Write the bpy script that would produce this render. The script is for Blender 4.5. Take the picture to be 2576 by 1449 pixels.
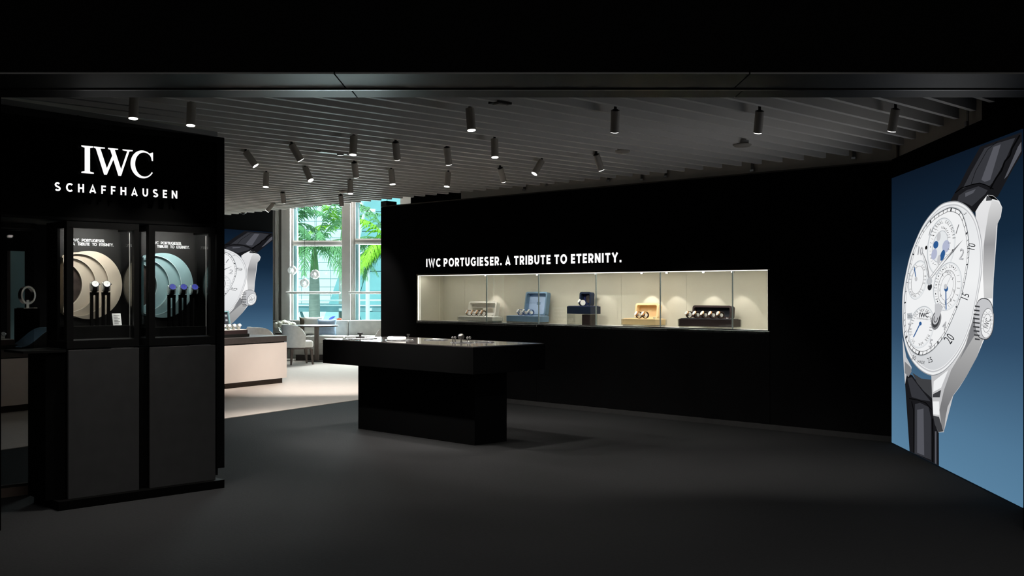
import bpy, bmesh, math, random
from mathutils import Vector, Matrix
random.seed(7)
S = bpy.context.scene
COL = S.collection
for o in list(bpy.data.objects): bpy.data.objects.remove(o)

# ------------------------------------------------------------------ camera, world, lights, exposure
FPX, EYE, CX, HY = 2750.0, 1.47, 1288.0, 735.0
cam_d = bpy.data.cameras.new('camera'); cam = bpy.data.objects.new('camera', cam_d); COL.objects.link(cam)
cam.location = (0, 0, EYE); cam.rotation_euler = (math.pi/2, 0, 0)
cam_d.sensor_width = 36; cam_d.lens = FPX/2576*36; cam_d.shift_y = (HY-724.5)/2576
cam_d.clip_end = 300
S.camera = cam
S.view_settings.view_transform = 'Standard'; S.view_settings.look = 'None'
S.view_settings.exposure = 0; S.view_settings.gamma = 1; S.view_settings.use_curve_mapping = False
w = bpy.data.worlds.new('sky'); S.world = w; w.use_nodes = True
bg = w.node_tree.nodes['Background']; bg.inputs[0].default_value = (.80, .93, .97, 1); bg.inputs[1].default_value = 1.7

def lamp(name, kind, loc, energy, color=(1, 1, 1), target=None, parent=None, **kw):
    d = bpy.data.lights.new(name, kind); d.energy = energy; d.color = color
    for k, v in kw.items(): setattr(d, k, v)
    o = bpy.data.objects.new(name, d); COL.objects.link(o); o.location = loc
    if target is not None:
        o.rotation_euler = (Vector(target)-Vector(loc)).to_track_quat('-Z', 'Y').to_euler()
    if parent: o.parent = parent
    return o
sun = lamp('sun_offscreen', 'SUN', (0, 0, 30), 4.5, (1, .97, .9), target=(6, 14, 0), angle=.1)
# daylight entering through the two lounge windows, one lamp per opening, just outside the glass
for wx, ww_ in ((-4.325, 1.03), (-2.975, .95)):
    lamp('window_daylight', 'AREA', (wx, 24.8, 2.37), 400, (.97, .99, 1), target=(wx, 14.8, .4), shape='RECTANGLE', size=ww_, size_y=3.0)
# large unseen fill light added behind and above the viewer for the shop front
lamp('hall_fill_light_offscreen', 'AREA', (0, 1.5, 4.95), 480, (1, .97, .93), shape='RECTANGLE', size=9, size_y=6)

# ------------------------------------------------------------------ frames and pixel helpers
class F:
    def __init__(s, O, ang):
        s.O = O; s.a = ang; s.U = (math.cos(ang), math.sin(ang)); s.V = (-math.sin(ang), math.cos(ang))
    def uz(s, px, py, w=0):                      # pixel ray meets the plane w of this frame
        dx, dz = (px-CX)/FPX, (HY-py)/FPX
        t = (w+s.O[0]*s.V[0]+s.O[1]*s.V[1])/(dx*s.V[0]+s.V[1])
        x, y = dx*t-s.O[0], t-s.O[1]
        return (x*s.U[0]+y*s.U[1], EYE+t*dz)
    def u(s, px, w=0): return s.uz(px, HY, w)[0]
    def world(s, u, w, z=0): return (s.O[0]+u*s.U[0]+w*s.V[0], s.O[1]+u*s.U[1]+w*s.V[1], z)
    def local(s, x, y):
        dx, dy = x-s.O[0], y-s.O[1]; return (dx*s.U[0]+dy*s.U[1], dx*s.V[0]+dy*s.V[1])
def G(px, py):
    t = FPX*EYE/(py-HY); return ((px-CX)/FPX*t, t)
def at(px, py, Y): return Vector(((px-CX)/FPX*Y, Y, EYE+(HY-py)/FPX*Y))
WORLD = F((0, 0), 0)
corner = G(2243, 1112); nearp = G(2576, 1278)
R = F(corner, math.atan2(nearp[1]-corner[1], nearp[0]-corner[0]))      # right poster wall
W = F(corner, math.radians(-45.13))                                    # display wall, x to the right, y into the wall
K = F(G(155, 1285), math.radians(44.87))                               # kiosk, x to the right, y to the back
BDIR = math.radians(60.7)                                              # lounge direction
PL = 3.34
Q = F((-4.79-PL*math.cos(BDIR), 21.8-PL*math.sin(BDIR)), BDIR)         # back poster wall
C = F(G(710, 964), BDIR)                                               # reception counter
WIN = F((0, 24.5), 0)

# ------------------------------------------------------------------ materials
def lin(c): return tuple((v/12.92 if v <= .04045 else ((v+.055)/1.055)**2.4) for v in [x/255 for x in c])
MATS = {}
def mat(name, rgb, rough=.6, metal=0, spec=.3, noise=0, nscale=30, emit=0, bump=0, alpha=None, stretch=None, linear=False):
    m = bpy.data.materials.new(name); m.use_nodes = True; nt = m.node_tree; p = nt.nodes['Principled BSDF']
    c = rgb if linear else lin(rgb)
    p.inputs['Base Color'].default_value = (*c, 1); p.inputs['Roughness'].default_value = rough
    p.inputs['Metallic'].default_value = metal; p.inputs['Specular IOR Level'].default_value = spec
    if emit:
        p.inputs['Emission Color'].default_value = (*c, 1); p.inputs['Emission Strength'].default_value = emit
    if noise or bump:
        tc = nt.nodes.new('ShaderNodeTexCoord'); mp = nt.nodes.new('ShaderNodeMapping'); nz = nt.nodes.new('ShaderNodeTexNoise')
        nz.inputs['Scale'].default_value = nscale; nz.inputs['Detail'].default_value = 5
        if stretch: mp.inputs['Scale'].default_value = stretch
        nt.links.new(tc.outputs['Object'], mp.inputs['Vector']); nt.links.new(mp.outputs['Vector'], nz.inputs['Vector'])
        if noise:
            rp = nt.nodes.new('ShaderNodeValToRGB'); e = rp.color_ramp.elements
            e[0].position = .3; e[1].position = .7
            e[0].color = (*[max(0, v*(1-noise)) for v in c], 1); e[1].color = (*[v*(1+noise) for v in c], 1)
            nt.links.new(nz.outputs['Fac'], rp.inputs['Fac']); nt.links.new(rp.outputs['Color'], p.inputs['Base Color'])
        if bump:
            b = nt.nodes.new('ShaderNodeBump'); b.inputs['Strength'].default_value = bump; b.inputs['Distance'].default_value = .01
            nt.links.new(nz.outputs['Fac'], b.inputs['Height']); nt.links.new(b.outputs['Normal'], p.inputs['Normal'])
    MATS[name] = m; return m
def emat(name, rgb, s=1.0):
    m = bpy.data.materials.new(name); m.use_nodes = True; nt = m.node_tree
    p = nt.nodes['Principled BSDF']; p.inputs['Base Color'].default_value = (0, 0, 0, 1); p.inputs['Roughness'].default_value = .9
    p.inputs['Specular IOR Level'].default_value = 0
    p.inputs['Emission Color'].default_value = (*lin(rgb), 1); p.inputs['Emission Strength'].default_value = s
    MATS[name] = m; return m
def glass(name, tint=(1, 1, 1), gloss=.6, rough=.02):
    m = bpy.data.materials.new(name); m.use_nodes = True; nt = m.node_tree; nt.nodes.remove(nt.nodes['Principled BSDF'])
    out = nt.nodes['Material Output']; mx = nt.nodes.new('ShaderNodeMixShader'); t = nt.nodes.new('ShaderNodeBsdfTransparent')
    g = nt.nodes.new('ShaderNodeBsdfGlossy'); fr = nt.nodes.new('ShaderNodeFresnel'); mu = nt.nodes.new('ShaderNodeMath'); mu.operation = 'MULTIPLY'
    mu.inputs[1].default_value = gloss; fr.inputs['IOR'].default_value = 1.45
    t.inputs['Color'].default_value = (*tint, 1); g.inputs['Roughness'].default_value = rough
    nt.links.new(fr.outputs[0], mu.inputs[0]); nt.links.new(mu.outputs[0], mx.inputs[0])
    nt.links.new(t.outputs[0], mx.inputs[1]); nt.links.new(g.outputs[0], mx.inputs[2]); nt.links.new(mx.outputs[0], out.inputs[0])
    MATS[name] = m; return m
def gradient_print(name, stops, strength=1.0):           # printed lightbox film: colour by height on the poster (0..2.6 m)
    m = emat(name, (0, 0, 0), strength); nt = m.node_tree; p = nt.nodes['Principled BSDF']
    tc = nt.nodes.new('ShaderNodeTexCoord'); sp = nt.nodes.new('ShaderNodeSeparateXYZ'); mr = nt.nodes.new('ShaderNodeMapRange'); rp = nt.nodes.new('ShaderNodeValToRGB')
    mr.inputs['From Min'].default_value = 0; mr.inputs['From Max'].default_value = 2.6
    nt.links.new(tc.outputs['Object'], sp.inputs[0]); nt.links.new(sp.outputs['Z'], mr.inputs['Value']); nt.links.new(mr.outputs[0], rp.inputs['Fac'])
    e = rp.color_ramp.elements
    while len(e) < len(stops): e.new(.5)
    for i, (pos, c) in enumerate(stops): e[i].position = pos; e[i].color = (*lin(c), 1)
    nt.links.new(rp.outputs['Color'], p.inputs['Emission Color']); return m

mat('carpet_dark', (.0138, .0141, .0146), .95, spec=.02, noise=.12, nscale=60, bump=.25, linear=True)
mat('carpet_beige', (202, 190, 182), .95, spec=.05, noise=.06, nscale=9, bump=.2, stretch=(1, 3, 1))
mat('wall_black', (.0022, .0022, .0024), .8, spec=.02, noise=.15, nscale=4, linear=True)
mat('hall_paint', (150, 148, 145), .8, noise=.04, nscale=2)
mat('black_void', (.0008, .0008, .0008), .9, spec=.0, linear=True)
mat('table_black', (.0016, .0016, .0017), .6, spec=.03, noise=.15, nscale=25, linear=True)
mat('kiosk_frame', (.0024, .0024, .0024), .5, spec=.06, linear=True, noise=.1, nscale=8)
mat('kiosk_black', (.0009, .0009, .0009), .6, spec=.03, linear=True, noise=.1, nscale=8)
mat('kiosk_panel', (.022, .022, .0223), .65, spec=.03, linear=True, noise=.08, nscale=10)
mat('header_metal', (.02, .02, .02), .5, spec=.15, linear=True, noise=.12, nscale=2)
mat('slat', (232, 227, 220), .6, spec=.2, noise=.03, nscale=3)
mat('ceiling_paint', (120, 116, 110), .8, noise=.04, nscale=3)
mat('bulkhead_grey', (196, 188, 178), .8, noise=.06, nscale=5)
mat('cap_dark', (58, 52, 46), .6)
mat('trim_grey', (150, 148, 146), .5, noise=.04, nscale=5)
mat('trim_dark', (36, 35, 35), .5, noise=.04, nscale=5)
mat('fixture', (176, 168, 158), .45, noise=.03, nscale=20)
mat('fixture_dark', (30, 29, 28), .5)
emat('lamp_glow', (255, 252, 245), 9)
emat('letter_white', (255, 255, 255), 1.15)
mat('letter_side', (70, 70, 72), .6)
emat('strip_light', (255, 252, 244), 2.0)
mat('letter_grey', (225, 225, 225), .6)
mat('steel', (196, 196, 198), .25, metal=1, noise=.05, nscale=40)
mat('steel_dark', (88, 86, 84), .35, metal=1, noise=.05, nscale=40)
mat('rose_gold', (214, 160, 112), .28, metal=1)
mat('dial_white', (235, 235, 232), .4)
mat('dial_blue', (44, 56, 150), .4)
mat('strap_black', (20, 19, 20), .55, noise=.2, nscale=60)
mat('strap_white', (225, 222, 214), .6)
mat('strap_brown', (64, 46, 38), .55, noise=.2, nscale=60)
mat('strap_blue', (70, 92, 140), .55, noise=.2, nscale=60)
mat('disc_beige', (196, 184, 166), .75, noise=.05, nscale=12, bump=.05)
mat('disc_teal', (140, 172, 176), .75, noise=.08, nscale=12, bump=.05)
mat('disc_edge', (232, 224, 208), .6)
mat('disc_teal_edge', (206, 226, 226), .6)
mat('moon', (56, 46, 42), .8, noise=.75, nscale=16)
mat('vitrine_back', (30, 29, 29), .55, noise=.15, nscale=14)
mat('placard', (205, 205, 205), .6)
mat('print_grey', (90, 90, 90), .7)
mat('niche_lining', (196, 190, 172), .85, noise=.025, nscale=3)
mat('niche_floor', (225, 225, 222), .4, noise=.03, nscale=6)
glass('glass_clear', (.97, .985, .98), .35)
glass('glass_edge', (.42, .52, .50), .5)
glass('glass_smoked', (.80, .80, .805), .10)
mat('pane_joint', (128, 140, 138), .3)
glass('glass_window', (.86, .97, .97), .5)
glass('glass_globe', (.93, .95, .95), 1.6, .03)
_nt = MATS['glass_globe'].node_tree; _mx = _nt.nodes['Mix Shader']; _pr = _nt.nodes.new('ShaderNodeBsdfPrincipled'); _m2 = _nt.nodes.new('ShaderNodeMixShader')
_pr.inputs['Base Color'].default_value = (.9, .92, .92, 1); _pr.inputs['Metallic'].default_value = .55; _pr.inputs['Roughness'].default_value = .12; _m2.inputs[0].default_value = .55
_nt.links.new(_mx.outputs[0], _m2.inputs[1]); _nt.links.new(_pr.outputs[0], _m2.inputs[2]); _nt.links.new(_m2.outputs[0], _nt.nodes['Material Output'].inputs[0])
glass('acrylic', (.90, .91, .90), .8)
mat('counter_front', (236, 224, 216), .6, noise=.02, nscale=3)
mat('counter_top', (72, 66, 64), .5, noise=.08, nscale=20)
mat('plinth_brown', (62, 52, 46), .6, noise=.1, nscale=20)
mat('upholstery', (240, 236, 230), .9, noise=.06, nscale=16, bump=.15)
mat('sofa_fabric', (212, 209, 204), .95, noise=.09, nscale=8, bump=.15)
mat('wood_grey', (104, 92, 86), .55, noise=.25, nscale=10, stretch=(6, 6, 1))
mat('wood_dark', (66, 58, 56), .45, noise=.2, nscale=10)
mat('cushion_white', (226, 222, 216), .9, noise=.03, nscale=20)
mat('cushion_blue', (172, 194, 220), .9, noise=.08, nscale=30)
mat('cushion_brown', (96, 84, 74), .9, noise=.15, nscale=30)
mat('petal', (246, 245, 230), .8, noise=.06, nscale=40)
mat('petal_blue', (84, 108, 220), .7); mat('petal_red', (226, 120, 92), .7)
mat('leaf_small', (86, 120, 60), .7)
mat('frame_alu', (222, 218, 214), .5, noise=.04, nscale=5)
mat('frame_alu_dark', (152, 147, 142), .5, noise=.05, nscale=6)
mat('frame_teal', (136, 176, 184), .5)
mat('facade_joint', (176, 204, 208), .7)
mat('facade_white', (222, 240, 240), .7, noise=.03, nscale=2)
mat('facade_teal', (120, 172, 178), .35, noise=.18, nscale=.6)
mat('facade_teal_light', (164, 202, 206), .35, noise=.12, nscale=.6)
mat('pipe_white', (228, 240, 242), .5)
mat('walkway', (120, 160, 168), .6, noise=.15, nscale=2)
mat('paving', (150, 170, 168), .8, noise=.1, nscale=1)
mat('trunk', (150, 158, 150), .9, noise=.12, nscale=5, stretch=(1, 1, 6))
mat('crownshaft', (110, 150, 96), .7, noise=.15, nscale=5)
mat('frond', (92, 142, 92), .6, noise=.35, nscale=2)
mat('frond_bright', (140, 196, 52), .6, noise=.3, nscale=2)
mat('rachis', (120, 150, 80), .6)
for n, c in dict(box_white=(222, 218, 206), box_cream=(236, 208, 160), box_bluegrey=(104, 130, 150), box_navy=(26, 36, 54), box_brown=(60, 48, 48)).items():
    mat(n, c, .35, noise=.04, nscale=12)
mat('lining_white', (236, 232, 224), .8); mat('lining_cream', (226, 192, 146), .8, noise=.04, nscale=30); mat('lining_blue', (170, 190, 216), .8, noise=.04, nscale=30)
mat('lining_navy', (34, 40, 84), .8); mat('lining_dark', (50, 52, 60), .85, noise=.15, nscale=30)
# printed film colours of the watch posters
FLANGE = gradient_print('print_flange_grad', [(0, (190, 193, 196)), (.3, (206, 208, 211)), (.42, (222, 224, 226)), (.6, (240, 241, 242)), (.85, (226, 228, 230))])
POSTER = gradient_print('poster_blue', [(0, (88, 128, 158)), (.14, (80, 118, 148)), (.42, (47, 75, 102)), (.72, (20, 40, 60)), (1, (11, 22, 36))])
BLADE = gradient_print('print_brushed', [(0, (150, 150, 150)), (.2, (120, 120, 122)), (.4, (168, 168, 168)), (.58, (205, 205, 205)), (.7, (150, 150, 152)), (.85, (228, 228, 228))])
BRIGHT = gradient_print('print_polished', [(0, (205, 205, 205)), (.3, (190, 190, 192)), (.42, (240, 240, 240)), (.6, (250, 250, 250)), (.75, (222, 222, 224)), (1, (245, 245, 245))])
for n, c in dict(print_strap=(24, 24, 27), print_strap_mid=(52, 53, 58), print_strap_light=(84, 85, 92), print_black=(6, 6, 7), print_rim=(150, 152, 156), print_bezel=(196, 197, 200), print_bezel_light=(238, 239, 240),
                 print_flange=(226, 228, 230), print_dial=(240, 241, 242), print_sub=(228, 231, 233), print_shadow=(188, 192, 196), print_ink=(38, 40, 44), print_hand=(206, 208, 212),
                 print_blue=(46, 90, 146), print_lavender=(178, 184, 208), print_mid=(128, 129, 132), print_dark=(62, 63, 66)).items(): emat(n, c)

# ------------------------------------------------------------------ mesh builder
class M:
    def __init__(s): s.v = []; s.f = []
    def add(s, vs, fs):
        n = len(s.v); s.v += [tuple(v) for v in vs]; s.f += [tuple(i+n for i in f) for f in fs]; return s
    def box(s, x0, x1, y0, y1, z0, z1):
        return s.add([(x0, y0, z0), (x1, y0, z0), (x1, y1, z0), (x0, y1, z0), (x0, y0, z1), (x1, y0, z1), (x1, y1, z1), (x0, y1, z1)],
                     [(0, 3, 2, 1), (4, 5, 6, 7), (0, 1, 5, 4), (1, 2, 6, 5), (2, 3, 7, 6), (3, 0, 4, 7)])
    def hexa(s, b, t):                                   # 4 bottom points, 4 top points
        return s.add(list(b)+list(t), [(0, 3, 2, 1), (4, 5, 6, 7), (0, 1, 5, 4), (1, 2, 6, 5), (2, 3, 7, 6), (3, 0, 4, 7)])
    def tube(s, path, rad, n=12, caps=True):
        path = [Vector(p) for p in path]; rs = rad if isinstance(rad, (list, tuple)) else [rad]*len(path)
        rings = []; prev = None
        for i, p in enumerate(path):
            d = (path[min(i+1, len(path)-1)]-path[max(i-1, 0)]).normalized()
            if prev is None: a = d.orthogonal().normalized()
            else: a = (prev-d*prev.dot(d)).normalized()
            prev = a; b = d.cross(a)
            rings.append([p+(a*math.cos(2*math.pi*k/n)+b*math.sin(2*math.pi*k/n))*rs[i] for k in range(n)])
        vs = [v for r in rings for v in r]; fs = []
        for i in range(len(path)-1):
            for k in range(n): fs.append((i*n+k, i*n+(k+1) % n, (i+1)*n+(k+1) % n, (i+1)*n+k))
        if caps: fs.append(tuple(reversed(range(n)))); fs.append(tuple((len(path)-1)*n+k for k in range(n)))
        return s.add(vs, fs)
    def lathe(s, prof, n=24, c=(0, 0, 0)):               # prof (r,z) pairs
        vs = [(c[0]+r*math.cos(2*math.pi*k/n), c[1]+r*math.sin(2*math.pi*k/n), c[2]+z) for r, z in prof for k in range(n)]
        fs = [(i*n+k, i*n+(k+1) % n, (i+1)*n+(k+1) % n, (i+1)*n+k) for i in range(len(prof)-1) for k in range(n)]
        fs.append(tuple(reversed(range(n)))); fs.append(tuple((len(prof)-1)*n+k for k in range(n)))
        return s.add(vs, fs)
    def sphere(s, c, r, n=20, m=12, sq=(1, 1, 1)):
        prof = [(max(r*math.sin(math.pi*i/m), 1e-5), -r*math.cos(math.pi*i/m)) for i in range(m+1)]
        k = M().lathe(prof, n); return s.add([(c[0]+x*sq[0], c[1]+y*sq[1], c[2]+z*sq[2]) for x, y, z in k.v], k.f)
    def prism(s, poly, y0, y1):                          # polygon in (x,z), thick along y
        n = len(poly); vs = [(x, y0, z) for x, z in poly]+[(x, y1, z) for x, z in poly]
        return s.add(vs, [tuple(range(n)), tuple(range(2*n-1, n-1, -1))]+[(i, i+n, (i+1) % n+n, (i+1) % n) for i in range(n)])
    def slab(s, poly, z0, z1):                           # polygon in (x,y), thick along z
        n = len(poly); vs = [(x, y, z0) for x, y in poly]+[(x, y, z1) for x, y in poly]
        return s.add(vs, [tuple(range(n-1, -1, -1)), tuple(range(n, 2*n))]+[(i, (i+1) % n, (i+1) % n+n, i+n) for i in range(n)])
    def ring(s, outer, inner, y0, y1):                   # two outlines of equal length in (x,z)
        n = len(outer); vs = [(x, y0, z) for x, z in outer]+[(x, y0, z) for x, z in inner]+[(x, y1, z) for x, z in outer]+[(x, y1, z) for x, z in inner]; fs = []
        for i in range(n):
            j = (i+1) % n
            fs += [(i, j, j+n, i+n), (i+2*n, i+3*n, j+3*n, j+2*n), (i, i+2*n, j+2*n, j), (i+n, j+n, j+3*n, i+3*n)]
        return s.add(vs, fs)
    def xf(s, mtx): s.v = [tuple(mtx @ Vector(v)) for v in s.v]; return s
    def mesh(s, name, m, smooth=False, bevel=0):
        me = bpy.data.meshes.new(name); me.from_pydata(s.v, [], s.f); me.materials.append(MATS[m] if isinstance(m, str) else m)
        b = bmesh.new(); b.from_mesh(me); bmesh.ops.recalc_face_normals(b, faces=b.faces)
        if bevel:
            es = [e for e in b.edges if len(e.link_faces) == 2 and e.calc_face_angle(0) > .6]
            bmesh.ops.bevel(b, geom=es, offset=bevel, segments=2, profile=.6, affect='EDGES', clamp_overlap=True)
        b.to_mesh(me); b.free(); me.update()
        if smooth:
            me.polygons.foreach_set('use_smooth', [True]*len(me.polygons))
            me.set_sharp_from_angle(angle=.7)
        return me
    def build(s, name, m, parent=None, frame=None, smooth=False, bevel=0):
        o = bpy.data.objects.new(name, s.mesh(name, m, smooth, bevel)); COL.objects.link(o)
        if parent is not None: o.parent = parent
        elif frame is not None: o.location = (frame.O[0], frame.O[1], 0); o.rotation_euler = (0, 0, frame.a)
        return o
def tag(o, label=None, cat=None, group=None, kind=None):
    if label: o['label'] = label
    if cat: o['category'] = cat
    if group: o['group'] = group
    if kind: o['kind'] = kind
    return o
def thing(name, label, cat, loc=(0, 0, 0), rz=0, group=None, kind=None, scale=1):
    o = bpy.data.objects.new(name, None); COL.objects.link(o); o.location = loc; o.rotation_euler = (0, 0, rz); o.empty_display_size = .05
    o.scale = (scale,)*3
    return tag(o, label, cat, group, kind)
def in_frame(name, label, cat, fr, u, wv, z=0, rot=0, group=None, kind=None, scale=1):
    return thing(name, label, cat, fr.world(u, wv, z), fr.a+rot, group, kind, scale)
def struct(o, label=None): o['kind'] = 'structure'; (label and o.__setitem__('label', label)); return o
def copy_tree(o, parent=None):
    c = o.copy(); COL.objects.link(c); c.parent = parent
    for ch in o.children: copy_tree(ch, c)
    return c
def text_geo(body, size=1.0, bold=0.0, res=3):           # built-in font outline -> flat triangles (x,y)
    cu = bpy.data.curves.new('t', 'FONT'); cu.body = body; cu.size = size; cu.offset = bold; cu.resolution_u = res; cu.fill_mode = 'FRONT'
    o = bpy.data.objects.new('t', cu); COL.objects.link(o)
    dg = bpy.context.evaluated_depsgraph_get(); me = bpy.data.meshes.new_from_object(o.evaluated_get(dg))
    vs = [(v.co.x, v.co.y) for v in me.vertices]; fs = [tuple(p.vertices) for p in me.polygons]
    bpy.data.objects.remove(o); bpy.data.curves.remove(cu); bpy.data.meshes.remove(me)
    return vs, fs
def letter_sides(o):                                      # dark returns on channel letters
    o.data.materials.append(MATS['letter_side'])
    for p in o.data.polygons:
        if abs(p.normal.y) < .5: p.material_index = 1
    return o
def smooth_loop(pts, k=4):
    out = []; n = len(pts)
    for i in range(n):
        p0, p1, p2, p3 = pts[i-1], pts[i], pts[(i+1) % n], pts[(i+2) % n]
        for j in range(k):
            t = j/k
            out.append(tuple(.5*(2*b+(c-a)*t+(2*a-5*b+4*c-d)*t*t+(3*b-a-3*c+d)*t**3) for a, b, c, d in zip(p0, p1, p2, p3)))
    return out
def rrect(x0, x1, z0, z1, r, n=4):
    out = []
    for cx, cz, a0 in ((x1-r, z1-r, 0), (x0+r, z1-r, 90), (x0+r, z0+r, 180), (x1-r, z0+r, 270)):
        for i in range(n+1):
            a = math.radians(a0+90*i/n); out.append((cx+r*math.cos(a), cz+r*math.sin(a)))
    return out
# ================================================================== structure
DIRB = (math.cos(BDIR), math.sin(BDIR))
struct(M().box(-14, 9.2, -7.2, 26, -.12, 0).build('floor', 'carpet_dark'), 'dark charcoal carpet of the shop front')
e0, e1 = G(567, 1053), G(901, 1006)
ed = Vector((e1[0]-e0[0], e1[1]-e0[1])).normalized()
L0 = Vector(e0)-ed*6.2; L1 = G(1031, 988); WE = W.world(-8.06, 0)
struct(M().slab([(L0.x, L0.y), L1, (WE[0], WE[1]), (0, 24.3), (-11.5, 24.3), (-11.5, L0.y)], 0, .006).build('floor_lounge', 'carpet_beige'), 'pale beige carpet of the lounge')
# shell
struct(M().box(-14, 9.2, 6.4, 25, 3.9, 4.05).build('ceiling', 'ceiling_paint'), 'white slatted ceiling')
ceil = bpy.data.objects['ceiling']
struct(M().box(-9, 9, -7.2, 6.06, 5, 5.1).build('ceiling_hall_unseen', 'hall_paint'))  # unseen hall shell, added to keep the sky out of the glass reflections
struct(M().box(-9.2, 9.2, -7.2, -7, 0, 5).build('wall_back_unseen', 'hall_paint'))
struct(M().box(-9.2, -9, -7, 6.06, 0, 5).build('wall_hall_left_unseen', 'hall_paint'))
struct(M().box(9, 9.2, -7, 6.06, 0, 5).build('wall_hall_right_unseen', 'hall_paint'))
struct(M().box(-9, 9, 6.05, 6.30, 2.695, 5).build('wall_front', 'black_void'), 'black fascia over the shop opening')
struct(M().box(-9, -3.155, 6.06, 6.75, 0, 2.69).build('wall_front_left', 'black_void'))
struct(M().box(3.157, 9, 6.06, 6.75, 0, 2.69).build('wall_front_right', 'black_void'))
struct(M().box(-12.1, -11.9, 6.4, 24.5, 0, 3.9).build('wall_left', 'wall_black'))
struct(M().box(9, 9.2, 6.06, 24.5, 0, 3.9).build('wall_outer_right', 'black_void'))
struct(M().box(-9.2, 9.2, 6.30, 6.76, 2.75, 3.9).build('wall_header', 'black_void'))
# header soffit in panels, a metal strip standing in for the edge highlight, a lower lip
hd = struct(M().box(-9, 9, 6.5, 6.52, 2.672, 2.695).build('trim_1', 'steel_dark'), 'thin metal strip drawn as the edge highlight of the header soffit')
for y0, y1, z0, seams in ((6.06, 6.5, 2.68, (-9, -.985, 1.318, 9)), (6.52, 6.75, 2.672, (-9, -.955, 1.375, 9))):
    for a, b in zip(seams[:-1], seams[1:]):
        M().box(a+.004, b-.004, y0, y1, z0, z0+.02).build('soffit_panel', 'header_metal', hd)
# slats
SL = F((0, 0), math.radians(44.87))
a = 2.62
ca, cb = SL.local(*corner)[::-1]; na, nb = SL.local(*nearp)[::-1]
while a < 17.2:
    b1 = 10.06 if a > ca-.1 else nb+(a-na)/(ca-na)*(cb-nb)-.12
    b0 = max((6.83-SL.V[1]*a)/SL.U[1], .361*a-.8)
    if b1-b0 > .15:
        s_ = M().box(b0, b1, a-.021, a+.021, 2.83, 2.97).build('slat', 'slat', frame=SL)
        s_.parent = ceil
    a += .25
for b in (2.6, 4.4, 6.2, 8.0, 9.7):                       # carriers the slats hang from
    c_ = M().box(b-.02, b+.02, max((7.1-SL.U[1]*b)/SL.V[1], na+(b-nb)/(cb-nb)*(ca-na)+.2), 17.1, 2.97, 3.02).build('carrier', 'fixture_dark', frame=SL); c_.parent = ceil
    for a_ in (8, 11.5, 15):
        c_ = M().tube([(b, a_, 3.0), (b, a_, 3.92)], .006, 6).build('hanger_rod', 'steel_dark', frame=SL); c_.parent = ceil

# display wall with lit niche
NU0, NU1, NZ0, NZ1 = -7.221, -1.396, 1.05, 1.711
WL, WT = -8.075, 2.75
core = []
for x0, x1, z0, z1, y0 in ((WL, NU0-.02, 0, WT, .03), (NU1+.02, .35, 0, WT, .03), (NU0-.02, NU1+.02, 0, NZ0-.03, .03), (NU0-.02, NU1+.02, NZ1+.02, WT, .03), (WL, .35, 0, 3.9, .58)):
    core.append(M().box(x0, x1, y0, .58 if y0 < .5 else .64, z0, z1))
wd = struct(in_frame('wall_right', None, None, W, 0, 0), 'black panelled wall with a long lit display niche')
for c_ in core: c_.build('wall_core', 'wall_black', wd)
us = W.u(1350)
g = .0025
for x0, x1, z0, z1 in ((WL, -7.248, 0, WT), (-1.367, 0, 0, WT), (-7.248, -1.367, NZ1, WT), (-7.248, us, 0, NZ0), (us, -1.367, 0, NZ0), (-7.248, NU0, NZ0, NZ1), (NU1, -1.367, NZ0, NZ1)):
    M().box(x0+g, x1-g, 0, .03, z0+(g if z0 else 0), z1-g).build('wall_panel', 'wall_black', wd)
M().box(WL, 0, 0, .64, WT, WT+.015).build('wall_cap', 'cap_dark', wd)
M().box(WL, WL+.13, .0, .2, WT+.015, WT+.085).build('cap_block', 'trim_dark', wd)
# niche lining
seams = [NU0, -6.1, -3.15, -1.62, NU1]; seams = [NU0, W.u(1169, .5), W.u(1563, .5), W.u(1727, .5), NU1]
for x0, x1 in zip(seams[:-1], seams[1:]):
    M().box(x0+.0015, x1-.0015, .5, .52, NZ0, NZ1).build('niche_back_panel', 'niche_lining', wd)
M().box(NU0-.02, NU0, .0, .52, NZ0, NZ1).build('niche_side', 'niche_lining', wd)
M().box(NU1, NU1+.02, .0, .52, NZ0, NZ1).build('niche_side', 'niche_lining', wd)
M().box(NU0-.02, NU1+.02, .0, .52, NZ1, NZ1+.02).build('niche_top', 'niche_lining', wd)
M().box(NU0-.02, NU1+.02, .0, .52, NZ0-.03, NZ0).build('niche_shelf', 'niche_floor', wd)
tr = M()
tr.box(NU0, NU1, .012, .024, NZ1-.008, NZ1); tr.box(NU0, NU0+.008, .012, .024, NZ0, NZ1-.008); tr.box(NU1-.008, NU1, .012, .024, NZ0, NZ1-.008)  # side strips put the glow of the glass edges into emission
tr.build('niche_strip_edge_glow', 'strip_light', wd)
M().box(NU0, NU1, .004, .022, NZ0, NZ0+.012).build('glass_channel', 'steel', wd)
J = [NU0+.009, -6.766, -5.798, -4.819, -3.843, -2.854, -1.859, NU1-.009]
for x0, x1 in zip(J[:-1], J[1:]):
    M().box(x0+.004, x1-.004, .028, .034, NZ0, NZ1).build('pane', 'glass_clear', wd)
for x in J[2:-1]:
    M().box(x-.0055, x+.0055, .026, .038, NZ0, NZ1).build('pane_joint', 'pane_joint', wd)
lamp('niche_strip_lamp', 'AREA', ((NU0+NU1)/2, .07, NZ1-.012), 18, (1, .985, .92), parent=wd, shape='RECTANGLE', size=5.7, size_y=.05).rotation_euler = (math.radians(18), 0, 0)
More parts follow.
